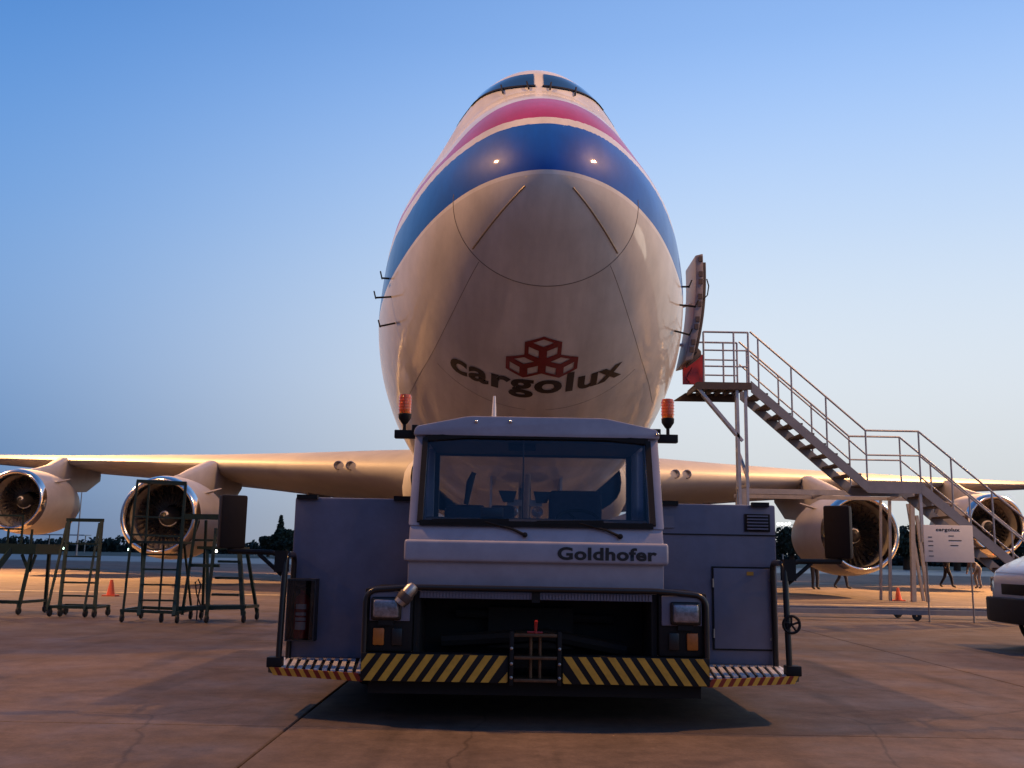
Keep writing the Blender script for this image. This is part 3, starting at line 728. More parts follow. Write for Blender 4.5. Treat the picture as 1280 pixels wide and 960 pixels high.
# engine bay behind the bumper
eb = MB().box(-.88, .88, .62, .66, .30, .93).box(-.88, -.84, .10, .62, .30, .93).box(.84, .88, .10, .62, .30, .93).box(-.84, .84, .12, .62, .925, .94)
eb.build('front_bay', 'bay_shade', tug)
gr = MB()
for k in range(72): x = -.83 + k * .0232; gr.box(x, x + .013, .045, .055, .885, .928)
gr.box(-.84, .84, .056, .066, .88, .93); gr.build('grille_strip', 'panel_grey', tug)
MB().box(-.03, .03, .03, .08, .86, .945).build('grille_post', 'black', tug)
for k in range(18):
    for sg in (-1, 1):
        pass
ec = MB().tube([(-.7, .45, .55), (.1, .5, .6), (.7, .45, .5)], .05, n=8).tube([(-.6, .55, .75), (.6, .55, .72)], .035, n=8).box(-.35, .3, .5, .62, .5, .8); ec.build('engine_pipes', 'bay_shade', tug, smooth=40)  # pipes coloured with the bay's painted shade so they sink into it
# headlamp corners
for sg in (-1, 1):
    X = lambda a, b: (min(sg * a, sg * b), max(sg * a, sg * b))
    x0, x1 = X(.885, 1.235); hc = MB().box(x0, x1, .05, .9, .497, .945).build('headlamp_housing', 'black', tug, bevel=.02)
    x0, x1 = X(.905, 1.195); MB().box(x0, x1, .035, .052, .715, .925).build('lamp_panel', 'panel_grey', hc, bevel=.01)
    x0, x1 = X(.965, 1.185); MB().box(x0, x1, .005, .05, .72, .885).build('lamp_rim', 'black_gloss', hc, bevel=.035, seg=3)
    x0, x1 = X(.982, 1.168); MB().box(x0, x1, -.012, .03, .738, .868).build('headlamp', 'lamp_glass', hc, bevel=.03, seg=3)
    x0, x1 = X(1.02, 1.13); MB().box(x0, x1, .02, .05, .685, .722).build('lamp_bracket', 'black', hc)
    x0, x1 = X(1.085, 1.165); MB().box(x0, x1, .03, .052, .545, .665).build('indicator', 'amber_dull', hc, bevel=.01)
    x0, x1 = X(.955, 1.03); MB().box(x0, x1, .03, .052, .545, .665).build('fog_lamp', 'black_gloss', hc, bevel=.01)
# guard hoop round the front
gp = [(-1.225, .03, .49), (-1.225, .03, .85)]
for k in range(1, 7): a = math.pi / 2 * k / 6; gp.append((-1.225 + .085 * (1 - math.cos(a)), .03, .85 + .085 * math.sin(a)))
gp += [(-.95, .02, .952), (-.85, .015, .957), (.85, .015, .957), (.95, .02, .952)]
for k in range(0, 7): a = math.pi / 2 * (1 - k / 6); gp.append((1.225 - .085 * (1 - math.cos(a)), .03, .85 + .085 * math.sin(a)))
gp += [(1.225, .03, .49)]
MB().tube(gp, .021, n=10).build('guard_hoop', 'black_gloss', tug, smooth=60)
wk = MB().lathe([(.02, -.085), (.047, -.08), (.05, -.02), (.046, .06), (.03, .085), (.01, .09)], 'z', n=16, cap=True).build('work_lamp', 'steel', tug, smooth=40, xf=Matrix.Translation((-.925, -.03, .905)) @ Matrix.Rotation(R(38), 4, 'Y'))
MB().lathe([(.052, -.05), (.054, -.04), (.054, .0), (.052, .01)], 'z', n=16).build('lamp_band', 'stair_dark', wk, smooth=40, xf=Matrix.Translation((-.925, -.03, .905)) @ Matrix.Rotation(R(38), 4, 'Y'))
# step platforms
for sg in (-1, 1):
    outl = [(sg * 1.245, .06), (sg * 1.93, .34), (sg * 1.99, .42), (sg * 1.99, 1.0), (sg * 1.245, 1.0)]
    pf = MB().prism(outl, 'z', .30, .338).build('step_platform', 'black', tug)
    for k in range(11):
        x = 1.27 + k * .066; y0 = .075 + max(0, (x - 1.245)) * .41
        MB().bar((sg * x, y0 + .03, .345), (sg * (x + .10 if x + .1 < 1.98 else 1.98), .985, .345), .034, .016).build('tread_rib', 'tread', pf)
    n = 9
    for k in range(2 * n):
        t0, t1 = k / (2 * n), (k + 1) / (2 * n); P0 = Vector((sg * 1.245, .052, 0)); P1 = Vector((sg * 1.945, .338, 0))
        a = P0.lerp(P1, t0); b = P0.lerp(P1, t1); nn = Vector((0, -1, 0)); e = Vector((sg * .014, 0, 0)) * 1.2
        mb = MB(); mb.v = [tuple(a + Vector((0, 0, .292)) - e), tuple(b + Vector((0, 0, .292)) - e), tuple(b + Vector((0, 0, .348)) + e), tuple(a + Vector((0, 0, .348)) + e)]
        mb.v += [(x, y - .014, z) for x, y, z in mb.v]; mb.f = [(0, 3, 2, 1), (4, 5, 6, 7), (0, 1, 5, 4), (1, 2, 6, 5), (2, 3, 7, 6), (3, 0, 4, 7)]
        mb.build('edge_marker', 'lip_yellow' if k % 2 else 'lip_red', pf)
    # hand rail
    r = [(sg * 1.905, .36, .34), (sg * 1.895, .38, 1.10)]
    for k in range(1, 7): a = math.pi / 2 * k / 6; r.append((sg * 1.895, .38 + .07 * (1 - math.cos(a)), 1.10 + .07 * math.sin(a)))
    for k in range(0, 7): a = math.pi / 2 * (1 - k / 6); r.append((sg * 1.95, .88 + .07 * math.cos(a) , 1.10 + .07 * math.sin(a)))
    r += [(sg * 1.96, .955, .34)]
    hr = MB().tube(r, .023, n=10).build('hand_rail', 'black_gloss', tug, smooth=60)
    MB().box(sg * 1.93 - .055, sg * 1.93 + .055, .32, .43, .345, .42).build('rail_foot', 'black', hr, bevel=.01)
    # rear view mirror
    mx_ = sg * 2.36
    am = MB().tube([(sg * 1.92, .42, 1.16), (sg * 2.02, .44, 1.185), (sg * 2.36, .5, 1.19)], .02, n=8).tube([(sg * 2.36, .5, 1.19), (sg * 2.36, .53, 1.30)], .018, n=8)
    am.tube([(sg * 1.93, .42, 1.02), (sg * 2.12, .46, 1.17)], .016, n=8).box(sg * 1.93 - .045, sg * 1.93 + .045, .36, .47, 1.04, 1.2)
    arm = am.build('mirror_arm', 'black', tug, smooth=40)
    mm = Matrix.Translation((mx_, .53, 1.415)) @ Matrix.Rotation(R(-28) * sg, 4, 'Z')
    MB().box(-.10, .10, -.06, .06, -.205, .205).build('mirror_case', 'mirror_case', arm, bevel=.02, xf=mm)
    MB().box(-.085, .085, .06, .066, -.19, .19).build('mirror_glass', 'chrome', arm, xf=mm)
# valve wheel on the right rail
vw = MB(); ring = [(2.02 - .1 + .062 * math.cos(2 * math.pi * k / 20), .33, .72 + .062 * math.sin(2 * math.pi * k / 20)) for k in range(21)]
vw.tube(ring, .011, n=6)
for k in range(5): a = 2 * math.pi * k / 5 + .3; vw.tube([(1.92, .33, .72), (1.92 + .06 * math.cos(a), .33, .72 + .06 * math.sin(a))], .008, n=5)
vw.build('hand_wheel', 'black', tug, smooth=50)
# cab
cb = MB().prism([(.17, .945), (.15, 1.135), (.15, 1.30), (.205, 1.415), (1.62, 1.415), (1.62, .945)], 'x', -.945, .945).build('cab_body', 'tug_white', tug, bevel=.025)
MB().box(-.972, .972, .105, .32, 1.14, 1.298).build('cab_band', 'tug_white', cb, bevel=.025, seg=3)
me = fit_text('Goldhofer', .155, .885, 1.167, 1.262, bold=.035); me.transform(Matrix.Translation((0, .101, 0))); link('lettering', me, 'letter_black', cb)
for sg in (-1, 1):
    MB().prism([(.185, 1.40), (.50, 2.14), (.62, 2.14), (.305, 1.40)], 'x', sg * .905 - .05, sg * .905 + .05).build('front_pillar', 'tug_white', tug, bevel=.02)
    MB().box(sg * .915 - .045, sg * .915 + .045, 1.50, 1.62, 1.40, 2.14).build('rear_pillar', 'tug_white', tug, bevel=.015)
    MB().prism([(.35, 1.42), (.64, 2.1), (1.48, 2.1), (1.48, 1.42)], 'x', sg * .93 - .004, sg * .93 + .004).build('side_window', 'glass', tug)
rf = MB().prism([(-.965, 2.11), (-.955, 2.165), (-.93, 2.185), (-.56, 2.262), (-.5, 2.268), (.5, 2.268), (.56, 2.262), (.93, 2.185), (.955, 2.165), (.965, 2.11)], 'y', .44, 1.68).build('cab_roof', 'tug_white', tug, bevel=.018)
# windscreen: glass between rubber bars
def wsy(z, o=0): return .205 + (z - 1.415) / (2.15 - 1.415) * (.50 - .205) - .012 + o
gz0, gz1 = 1.425, 2.115
MB().poly([(-.86, wsy(gz0), gz0), (.86, wsy(gz0), gz0), (.86, wsy(gz1 - .03), gz1 - .03), (.55, wsy(gz1), gz1), (-.55, wsy(gz1), gz1), (-.86, wsy(gz1 - .03), gz1 - .03)]).build('windscreen', 'glass', tug)
gk = MB()
for a, b in (((-.87, gz0), (.87, gz0)), ((-.87, gz0), (-.87, gz1 - .03)), ((.87, gz0), (.87, gz1 - .03)), ((-.87, gz1 - .03), (-.55, gz1)), ((-.55, gz1), (.55, gz1)), ((.55, gz1), (.87, gz1 - .03))):
    gk.bar((a[0], wsy(a[1], -.004), a[1]), (b[0], wsy(b[1], -.004), b[1]), .04, .04)
gk.build('windscreen_seal', 'black', tug)
# cab inside
it = MB().box(-.86, .86, 1.56, 1.60, 1.416, 1.44).box(-.87, -.83, 1.55, 1.6, 1.44, 2.1).box(.83, .87, 1.55, 1.6, 1.44, 2.1).box(-.83, .83, 1.55, 1.6, 2.06, 2.1)
for sg in (-1, 1): it.prism([(.30, 1.42), (.34, 1.42), (.64, 2.1), (.60, 2.1)], 'x', sg * .86 - .01, sg * .86 + .01)
it.build('rear_window_frame', 'cab_trim', tug)
MB().poly([(-.83, 1.575, 1.44), (.83, 1.575, 1.44), (.83, 1.575, 2.06), (-.83, 1.575, 2.06)]).build('rear_window', 'glass', tug)
MB().box(-.86, .86, .5, 1.6, 2.075, 2.108).build('headliner', 'cab_trim', tug)
db = MB().prism([(.24, 1.417), (.26, 1.455), (.36, 1.475), (.55, 1.455), (.60, 1.417)], 'x', -.84, .84).build('dashboard', 'cab_trim', tug, bevel=.01)
MB().box(-.22, .0, .62, .66, 2.02, 2.09).build('sun_visor', 'black', tug, bevel=.008)
MB().tube([(-.10, .5, 1.45), (-.10, .49, 2.09)], .006, n=6).build('wiring_conduit', 'cab_trim', tug)
for x0, x1, zt in ((-.74, -.40, 1.60), (.12, .56, 1.73), (-.36, -.16, 1.60)):
    se = MB().box(x0, x1, .95, 1.05, 1.417, zt).build('seat_back', 'seat', tug, bevel=.06 if x1 - x0 > .3 else .04, seg=3)
    MB().box(x0, x1, .62, .95, 1.417, 1.44).build('seat_cushion', 'seat', se, bevel=.01)
MB().tube([(-.56, .93, 1.60), (-.53, .90, 1.78), (-.50, .9, 1.86)], [.02, .03, .02], n=8).build('work_lamp_stalk', 'cab_trim', tug, smooth=50)
sw = MB(); sw.tube([(.34 + .17 * math.cos(2 * math.pi * k / 24), .66 + .12 * math.sin(2 * math.pi * k / 24), 1.47 + .09 * math.sin(2 * math.pi * k / 24)) for k in range(25)], .013, n=6).tube([(.34, .6, 1.42), (.34, .66, 1.47)], .03, n=8)
for a in (0, 2.1, 4.2): sw.tube([(.34, .66, 1.47), (.34 + .17 * math.cos(a), .66 + .12 * math.sin(a), 1.47 + .09 * math.sin(a))], .01, n=5)
sw.build('steering_wheel', 'black', tug, smooth=50)
MB().box(-.42, -.25, .30, .36, 1.47, 1.55).build('display', 'black_gloss', tug, bevel=.01)
# wipers
for px_, s0 in ((-.085, -.78), (.62, .0)):
    wp = MB().tube([(px_, .155, 1.345), (px_ - .10, .17, 1.39), (px_ - .30, wsy(1.44, -.03), 1.44)], [.012, .010, .007], n=6).build('wiper', 'black', tug, smooth=40)
    MB().bar((s0, wsy(1.437, -.028), 1.437), (px_ - .12, wsy(1.447, -.028), 1.447), .012, .03).build('wiper_blade', 'black', wp)
    MB().lathe([(.001, -.03), (.02, -.025), (.02, .02)], 'y', (px_, .16, 1.345), 10).build('wiper_pivot', 'black', wp)
# beacons on brackets, aerial, marker lamps
for sg in (-1, 1):
    br = MB().box(min(sg * .93, sg * 1.13), max(sg * .93, sg * 1.13), .58, .66, 2.10, 2.165).box(min(sg * .9, sg * .99), max(sg * .9, sg * .99), .56, .68, 2.14, 2.205).build('beacon_bracket', 'black', tug, bevel=.006)
    bx_ = sg * 1.055
    bc = MB().lathe([(.014, 2.165), (.014, 2.215), (.022, 2.22), (.05, 2.262), (.052, 2.295), (.047, 2.30)], 'z', (bx_, .62, 0), 20, cap=True).build('beacon', 'black', tug, smooth=40)
    MB().lathe([(.047, 2.30), (.05, 2.32), (.05, 2.435), (.045, 2.452), (.02, 2.458), (.001, 2.459)], 'z', (bx_, .62, 0), 24).build('beacon_lens', 'amber', bc, smooth=40)
    for k in range(5): MB().lathe([(.051, 2.325 + k * .024), (.0535, 2.330 + k * .024), (.051, 2.335 + k * .024)], 'z', (bx_, .62, 0), 24).build('lens_ridge', 'amber', bc, smooth=60)
MB().tube([(-.345, .9, 2.26), (-.345, .9, 2.40), (-.345, .9, 2.50)], [.022, .017, .010], n=10).build('aerial', 'white_plain', tug, smooth=50)
for x, z in ((-.475, 2.222), (-.205, 2.226), (.945, 2.145)):
    MB().lathe([(.0005, -.018), (.012, -.012), (.016, 0), (.016, .01)], 'y', (x, .437, z), 12).build('marker_lamp', 'chrome', tug, smooth=50)

# fire extinguisher in a cover on the left housing
fe = thing('fire_extinguisher', 'red fire extinguisher in a dark clear-fronted case on the left housing of the tow tractor', 'extinguisher', (.20 - 1.86, 7.3 + .885, .49))
cs = MB().box(-.115, .115, .085, .11, 0, .49).box(-.115, -.105, -.03, .085, 0, .49).box(.105, .115, -.03, .085, 0, .49).box(-.105, .105, -.03, .085, 0, .012).box(-.105, .105, -.03, .085, .475, .49)
cs.build('case', 'cab_trim', fe)
MB().box(-.104, .104, -.034, -.030, .012, .475).build('cover', 'cover', fe)
ex = MB().lathe([(.001, .02), (.06, .02), (.064, .035), (.064, .30), (.055, .34), (.03, .365), (.02, .37), (.02, .40), (.001, .40)], 'z', (0, .04, 0), 20).build('cylinder', 'red', fe, smooth=40)
for z0, z1 in ((.09, .15), (.16, .185), (.20, .225), (.25, .29)):
    lb_ = MB(); lb_.grid([[(math.sin(t) * .0652, .04 - math.cos(t) * .0652, z) for t in [-.7 + 1.4 * k / 8 for k in range(9)]] for z in (z0, z1)]); lb_.build('print_band', 'sign_white', ex, fix=False)
MB().tube([(0, .03, .40), (.04, .0, .43), (-.05, .0, .425)], .012, n=6).build('valve', 'black', fe)
MB().tube([(.03, .03, .39), (.085, .02, .36), (.085, .02, .12)], .010, n=6).build('hose', 'rubber', fe, smooth=50)

# ================================================================== passenger stair at the port door
ST = thing('boarding_stair', 'tall grey steel stair leading to the open aircraft door', 'stair', (0, 0, 0))
YN, YF = 20.9, 22.0
Z0 = 4.90
MB().box(3.95, 5.10, YN, YF + .1, Z0 - .03, Z0).build('landing_floor', 'stair_dark', ST)
MB().prism([(3.9, Z0 - .03), (5.10, Z0 - .03), (5.10, Z0 - .16), (3.9, Z0 - .16)], 'y', YN - .03, YN).build('fascia', 'stair_dark', ST)
MB().prism([(3.62, Z0 - .24), (5.06, Z0 - .24), (5.06, Z0 - .05), (3.9, Z0 - .05)], 'y', YF + .1, YF + .13).build('fascia', 'stair_dark', ST)
for k in range(6): MB().bar((4.0 + k * .2, YN, Z0 - .08), (3.95 + k * .2, YF + .1, Z0 - .08), .04, .08).build('floor_joist', 'stair_dark', ST)
MB().prism([(3.88, Z0), (4.05, Z0), (4.05, Z0 + .52), (3.92, Z0 + .40), (3.78, Z0 + .12)], 'y', YN + .3, YN + .34).build('kick_panel', 'red', ST)
MB().box(3.70, 4.16, YN + .34, YN + .38, Z0, Z0 + .66).build('kick_panel', 'red', ST)
def rail(pts, r=.022): return MB().tube(pts, r, n=8).build('hand_rail', 'stair_rail', ST, smooth=40)
for y in (YN + .04, YF):
    x1 = 5.06
    for x in (4.1, 4.75, 5.06): rail([(x, y, Z0), (x, y, Z0 + 1.10)])
    rail([(4.1, y, Z0 + 1.10), (5.06, y, Z0 + 1.10)])
    for dz in (.35, .70): rail([(4.1, y, Z0 + dz), (5.06, y, Z0 + dz)], .018)
# flights
F1 = ((5.10, Z0), (7.50, 2.80)); L1 = (7.50, 8.62); F2 = ((8.62, 2.80), (11.9, .04))
for y in (YN + .03, YF - .03):
    def stringer(p, q):
        dx_, dz_ = q[0] - p[0], q[1] - p[1]
        MB().prism([(p[0], p[1] + .04), (q[0], q[1] + .04), (q[0], q[1] - .20), (p[0], p[1] - .20)], 'y', y - .025, y + .025).build('stringer', 'stair_grey', ST)
    stringer(*F1); stringer(*F2)
    MB().box(L1[0] + .002, L1[1] - .002, y - .025, y + .025, 2.60, 2.838).build('landing_beam', 'stair_grey', ST)
    for (p, q), post in ((F1, (.07, .36, .66, 1.0)), (F2, (.0, .2, .45, .72, .97))):
        rail([(p[0], y, p[1] + 1.12), (q[0], y, q[1] + 1.12)]); rail([(p[0], y, p[1] + .60), (q[0], y, q[1] + .60)], .018)
        for t in post: x = p[0] + (q[0] - p[0]) * t; z = p[1] + (q[1] - p[1]) * t; rail([(x, y, z), (x, y, z + 1.12)], .02)
    rail([(L1[0], y, 3.92), (L1[1], y, 3.92)]); rail([(L1[0], y, 3.40), (L1[1], y, 3.40)], .018)
MB().box(L1[0], L1[1], YN + .06, YF - .06, 2.78, 2.81).build('landing_floor', 'stair_dark', ST)
for (p, q), n in ((F1, 10), (F2, 13)):
    for k in range(1, n):
        t = k / n; x = p[0] + (q[0] - p[0]) * t; z = p[1] + (q[1] - p[1]) * t
        MB().box(x - .14, x + .13, YN + .06, YF - .06, z - .035, z).build('step', 'stair_dark', ST)
# support trestle under the top landing
for a, b in (((4.98, YN + .05, Z0 - .1), (4.98, YN + .05, .05)), ((5.02, YF, Z0 - .1), (5.02, YF, .05)), ((4.80, YN + .05, Z0 - .1), (4.84, YN + .05, .05)), ((3.95, YN + .05, Z0 - .1), (4.90, YN + .05, Z0 - 1.25)), ((4.25, YF, Z0 - .1), (5.0, YF, Z0 - 1.0)), ((4.98, YN + .05, 2.9), (5.02, YF, 3.6)), ((5.0, YN + .05, 2.72), (5.0, YF, 2.72)), ((8.6, YN + .05, 2.62), (8.6, YN + .05, 1.6))):
    MB().bar(a, b, .06).build('support_leg', 'stair_rail', ST)
MB().box(4.6, 12.0, YN, YN + .08, .12, .22).build('base_beam', 'stair_grey', ST)
MB().box(4.6, 12.0, YF - .08, YF, .12, .22).build('base_beam', 'stair_grey', ST)
for x in (4.8, 8.4, 11.6):
    for y in (YN + .04, YF - .04): MB().lathe([(.02, -.03), (.09, -.03), (.1, 0), (.09, .03), (.02, .03)], 'y', (x, y, .1), 16).build('castor', 'rubber', ST, smooth=40)

# steel portal frame behind the stair
PF = thing('portal_frame', 'brown steel portal frame standing behind the stair, carrying a long cross beam', 'frame', (0, 30.8, 0))
for a, b, w in (((12.28, 0, 0), (12.38, 0, 3.25), .13), ((12.72, .0, 0), (12.5, 0, 2.6), .09), ((12.95, .9, 0), (12.6, .9, 3.0), .08), ((11.80, .6, 0), (11.92, .6, 3.1), .08), ((11.62, .9, 0), (11.75, .9, 3.1), .07), ((7.2, 0, 0), (7.2, 0, 3.25), .13), ((7.2, .9, 0), (7.2, .9, 3.2), .1)):
    MB().bar(a, b, w).build('post', 'galv', PF)
MB().bar((7.1, 0, 3.25), (12.44, 0, 3.25), .12, .16).build('cross_beam', 'galv', PF)
MB().bar((7.1, .9, 3.15), (12.66, .9, 3.15), .10, .12).build('cross_beam', 'galv', PF)
for x in (7.2, 9.6, 12.0): MB().bar((x, 0, 3.2), (x, .9, 3.15), .07).build('tie_bar', 'galv', PF)

# notice board
NB = thing('notice_board', 'white notice board on two thin posts in front of the stair', 'sign', (8.95, 20.5, 0))
bd = MB().box(-.505, .505, 0, .035, 1.20, 1.945).build('board', 'sign_white', NB, bevel=.01)
for x in (-.45, .45): MB().tube([(x, .06, 0), (x, .06, 1.5)], .018, n=8).build('post', 'galv', NB)
me = fit_text('cargolux', -.25, .24, 1.80, 1.89, bold=.03); me.transform(Matrix.Translation((0, -.003, 0))); link('lettering', me, 'letter_black', bd)
for x, z, w in ((-.42, 1.69, .08), (.0, 1.72, .11), (-.42, 1.61, .10), (.0, 1.63, .26), (-.42, 1.52, .10), (.03, 1.53, .16), (-.42, 1.41, .09), (-.42, 1.31, .10)):
    MB().box(x, x + w, -.004, -.001, z, z + .016).build('print_line', 'letter_black', bd)

# ================================================================== maintenance stands on the left
def stand(name, label, loc, rz, bars, wheels, plates=()):
    t = thing(name, label, 'work stand', loc, rz, 'green work stands in front of the left wing')
    for nm, p, q, w in bars: MB().bar(p, q, w).build(nm, 'stand_green', t)
    for nm, a in plates: MB().box(*a).build(nm, 'stand_green', t)
    for x, y in wheels:
        c = MB().box(x - .025, x + .025, y - .03, y + .03, .10, .19).build('castor_fork', 'stand_green', t)
        MB().lathe([(.012, -.02), (.06, -.022), (.07, 0), (.06, .022), (.012, .02)], 'x', (x, y, .07), 14, cap=True).build('castor_wheel', 'rubber', c, smooth=40)
    return t
def rungs(n, z0, z1, xl0, xl1, xr0, xr1, y0, y1, w=.03):
    out = []
    for k in range(n):
        t = k / (n - 1) if n > 1 else 0; z = z0 + (z1 - z0) * t; y = y0 + (y1 - y0) * t
        out.append(('rung', (xl0 + (xl1 - xl0) * t, y, z), (xr0 + (xr1 - xr0) * t, y, z), w))
    return out
# slim ladder stand
b = [('rail_post', (-.27, 0, .12), (-.46, .42, 1.66), .05), ('rail_post', (.36, 0, .12), (.15, .42, 1.66), .05), ('leg', (-.46, -.05, .12), (-.50, .44, 1.63), .035), ('leg', (.20, -.05, .12), (.10, .44, 1.63), .035),
     ('top_bar', (-.51, .44, 1.68), (.17, .44, 1.68), .06), ('base_bar', (-.46, 0, .17), (.36, 0, .17), .05), ('base_bar', (-.44, .55, .17), (.34, .55, .17), .05), ('base_bar', (-.46, 0, .17), (-.44, .55, .17), .04), ('base_bar', (.36, 0, .17), (.34, .55, .17), .04)]
b += rungs(5, .36, 1.26, -.28, -.41, .35, .21, .06, .30)
stand('ladder_stand', 'slim green ladder stand on castors, left of the orange cone', (-7.52, 17.7, 0), R(-4), b, [(-.44, .0), (-.26, .02), (.20, 0), (.36, .0), (-.44, .55), (.34, .55)])
# tall caged stand
b = [('upright', (-.47, 0, .12), (-.42, .05, 2.30), .032), ('upright', (-.33, .5, .12), (-.36, .5, 2.30), .03), ('upright', (.40, 0, .12), (.38, .05, 2.28), .035), ('upright', (.22, .5, .12), (.25, .5, 2.28), .03), ('upright', (-.05, .55, .12), (-.05, .55, 1.25), .03),
     ('top_bar', (-.43, .05, 2.31), (.39, .05, 2.29), .045), ('top_bar', (-.37, .5, 2.31), (.26, .5, 2.29), .035), ('top_bar', (-.42, .05, 2.3), (-.36, .5, 2.3), .03), ('top_bar', (.38, .05, 2.28), (.25, .5, 2.28), .03),
     ('guard_rail', (-.44, .03, 1.72), (.39, .03, 1.70), .028), ('guard_rail', (-.44, .03, 1.42), (.39, .03, 1.40), .03),
     ('stringer', (-.20, -.05, .12), (-.33, .45, 1.30), .055), ('stringer', (.36, -.05, .12), (.26, .45, 1.30), .06),
     ('base_bar', (-.50, 0, .19), (.42, 0, .17), .05), ('base_bar', (-.48, .95, .19), (.40, .95, .17), .05), ('base_bar', (-.5, 0, .19), (-.48, .95, .19), .045), ('base_bar', (.42, 0, .17), (.40, .95, .17), .045), ('upright', (-.47, .95, .15), (-.40, .5, 1.3), .03), ('upright', (.39, .95, .15), (.3, .5, 1.3), .03)]
b += rungs(4, .36, 1.10, -.22, -.31, .34, .28, 0, .36)
stand('caged_stand', 'tall green caged work stand in front of the inboard left engine', (-5.82, 16.7, 0), R(3), b, [(-.48, 0), (.14, .05), (.42, -.05), (-.46, .95), (.38, .95)], [('platform', (-.44, .36, .05, .9, 1.28, 1.32))])
# low stand behind the left mirror
b = [('leg', (-.42, 0, .12), (-.32, .1, 1.72), .04), ('leg', (.03, -.1, .12), (.02, .1, 1.55), .045), ('leg', (.0, .0, .2), (-.20, .35, 1.2), .05), ('leg', (.56, .15, .12), (.36, .35, 1.22), .065), ('leg', (-.40, .9, .12), (-.34, .6, 1.7), .04), ('leg', (.55, .95, .12), (.38, .7, 1.2), .05),
     ('top_bar', (-.52, .1, 1.74), (.2, .1, 1.74), .09), ('guard_rail', (-.36, .1, 1.35), (.05, .1, 1.35), .035), ('guard_rail', (-.40, .1, .93), (.12, .1, .93), .05),
     ('base_bar', (-.55, .0, .22), (.58, .15, .26), .07), ('base_bar', (-.42, .9, .22), (.56, .95, .24), .05), ('base_bar', (.57, .15, .26), (.56, .95, .24), .05), ('base_bar', (-.5, 0, .22), (-.42, .9, .22), .05), ('brace', (-.42, .4, .2), (.02, .0, .30), .04)]
b += rungs(3, .46, 1.0, .04, .04, .50, .40, .05, .25, .04)
hs_ = [(-.28, .3, .02), (-.28, .3, .30), (-.27, .28, .42), (-.24, .28, .60), (-.29, .28, .70), (-.34, .28, .64), (-.30, .28, .45), (-.22, .3, .25), (-.20, .3, .02)]
st4 = stand('platform_stand', 'short wide green work stand half hidden by the left mirror of the tow tractor', (-4.98, 16.9, 0), R(-3), b, [(.03, -.1), (.57, .15), (-.42, .9), (.55, .95)], [('platform', (-.36, .40, .3, .8, 1.20, 1.25))])
MB().tube(hs_, .012, n=6).build('hanging_cable', 'rubber', st4, smooth=50)
# stand at the picture's left edge
b = [('leg', (.50, 0, .12), (.58, .1, 1.10), .05), ('leg', (-.62, 0, .12), (-.50, .1, 1.10), .05), ('leg', (.52, .8, .12), (.56, .7, 1.1), .05), ('brace', (.56, .1, .75), (.40, .1, 1.05), .04), ('brace', (.57, .1, .75), (.66, .1, 1.05), .04),
     ('base_bar', (-.62, 0, .22), (.50, 0, .22), .06), ('base_bar', (.50, 0, .22), (.52, .8, .22), .05), ('stringer', (-.25, -.35, .1), (.20, .1, 1.15), .09), ('stringer', (-.65, -.35, .1), (-.2, .1, 1.15), .09),
     ('guard_rail', (-.55, .1, 1.74), (.36, .1, 1.74), .035), ('guard_rail', (-.55, .1, 1.5), (.36, .1, 1.5), .03), ('upright', (.36, .1, 1.1), (.36, .1, 1.74), .03), ('upright', (.10, .1, 1.1), (.10, .1, 1.5), .03), ('upright', (.55, .1, 1.1), (.55, .1, 1.5), .03), ('upright', (-.55, .1, 1.1), (-.55, .1, 1.74), .03)]
stand('platform_stand', 'green work stand with thick platform at the left edge of the picture', (-9.15, 18.1, 0), R(-6), b, [(.50, 0), (-.62, 0), (.52, .8), (-.6, .8)], [('platform', (-.6, .68, .05, .85, 1.06, 1.24))])

# ================================================================== traffic cones
def cone_mesh(): return MB().lathe([(.02, .40), (.035, .40), (.10, .03), (.11, .03)], 'z', n=18), MB().box(-.16, .16, -.16, .16, 0, .03)
c1 = thing('traffic_cone', 'orange traffic cone standing alone between the slim ladder stand and the caged stand', 'cone', (-10.0, 25.6, 0), group='orange traffic cones')
a_, b_ = cone_mesh(); a_.build('cone_body', 'cone', c1, smooth=40); b_.build('cone_base', 'cone', c1)
for lab, loc in (('orange traffic cone at the foot of the portal frame', (12.05, 31.4, 0)), ('orange traffic cone behind the notice board, at its right', (21.5, 44.5, 0))):
    c = copy_tree(c1); c.location = loc; c['label'] = lab

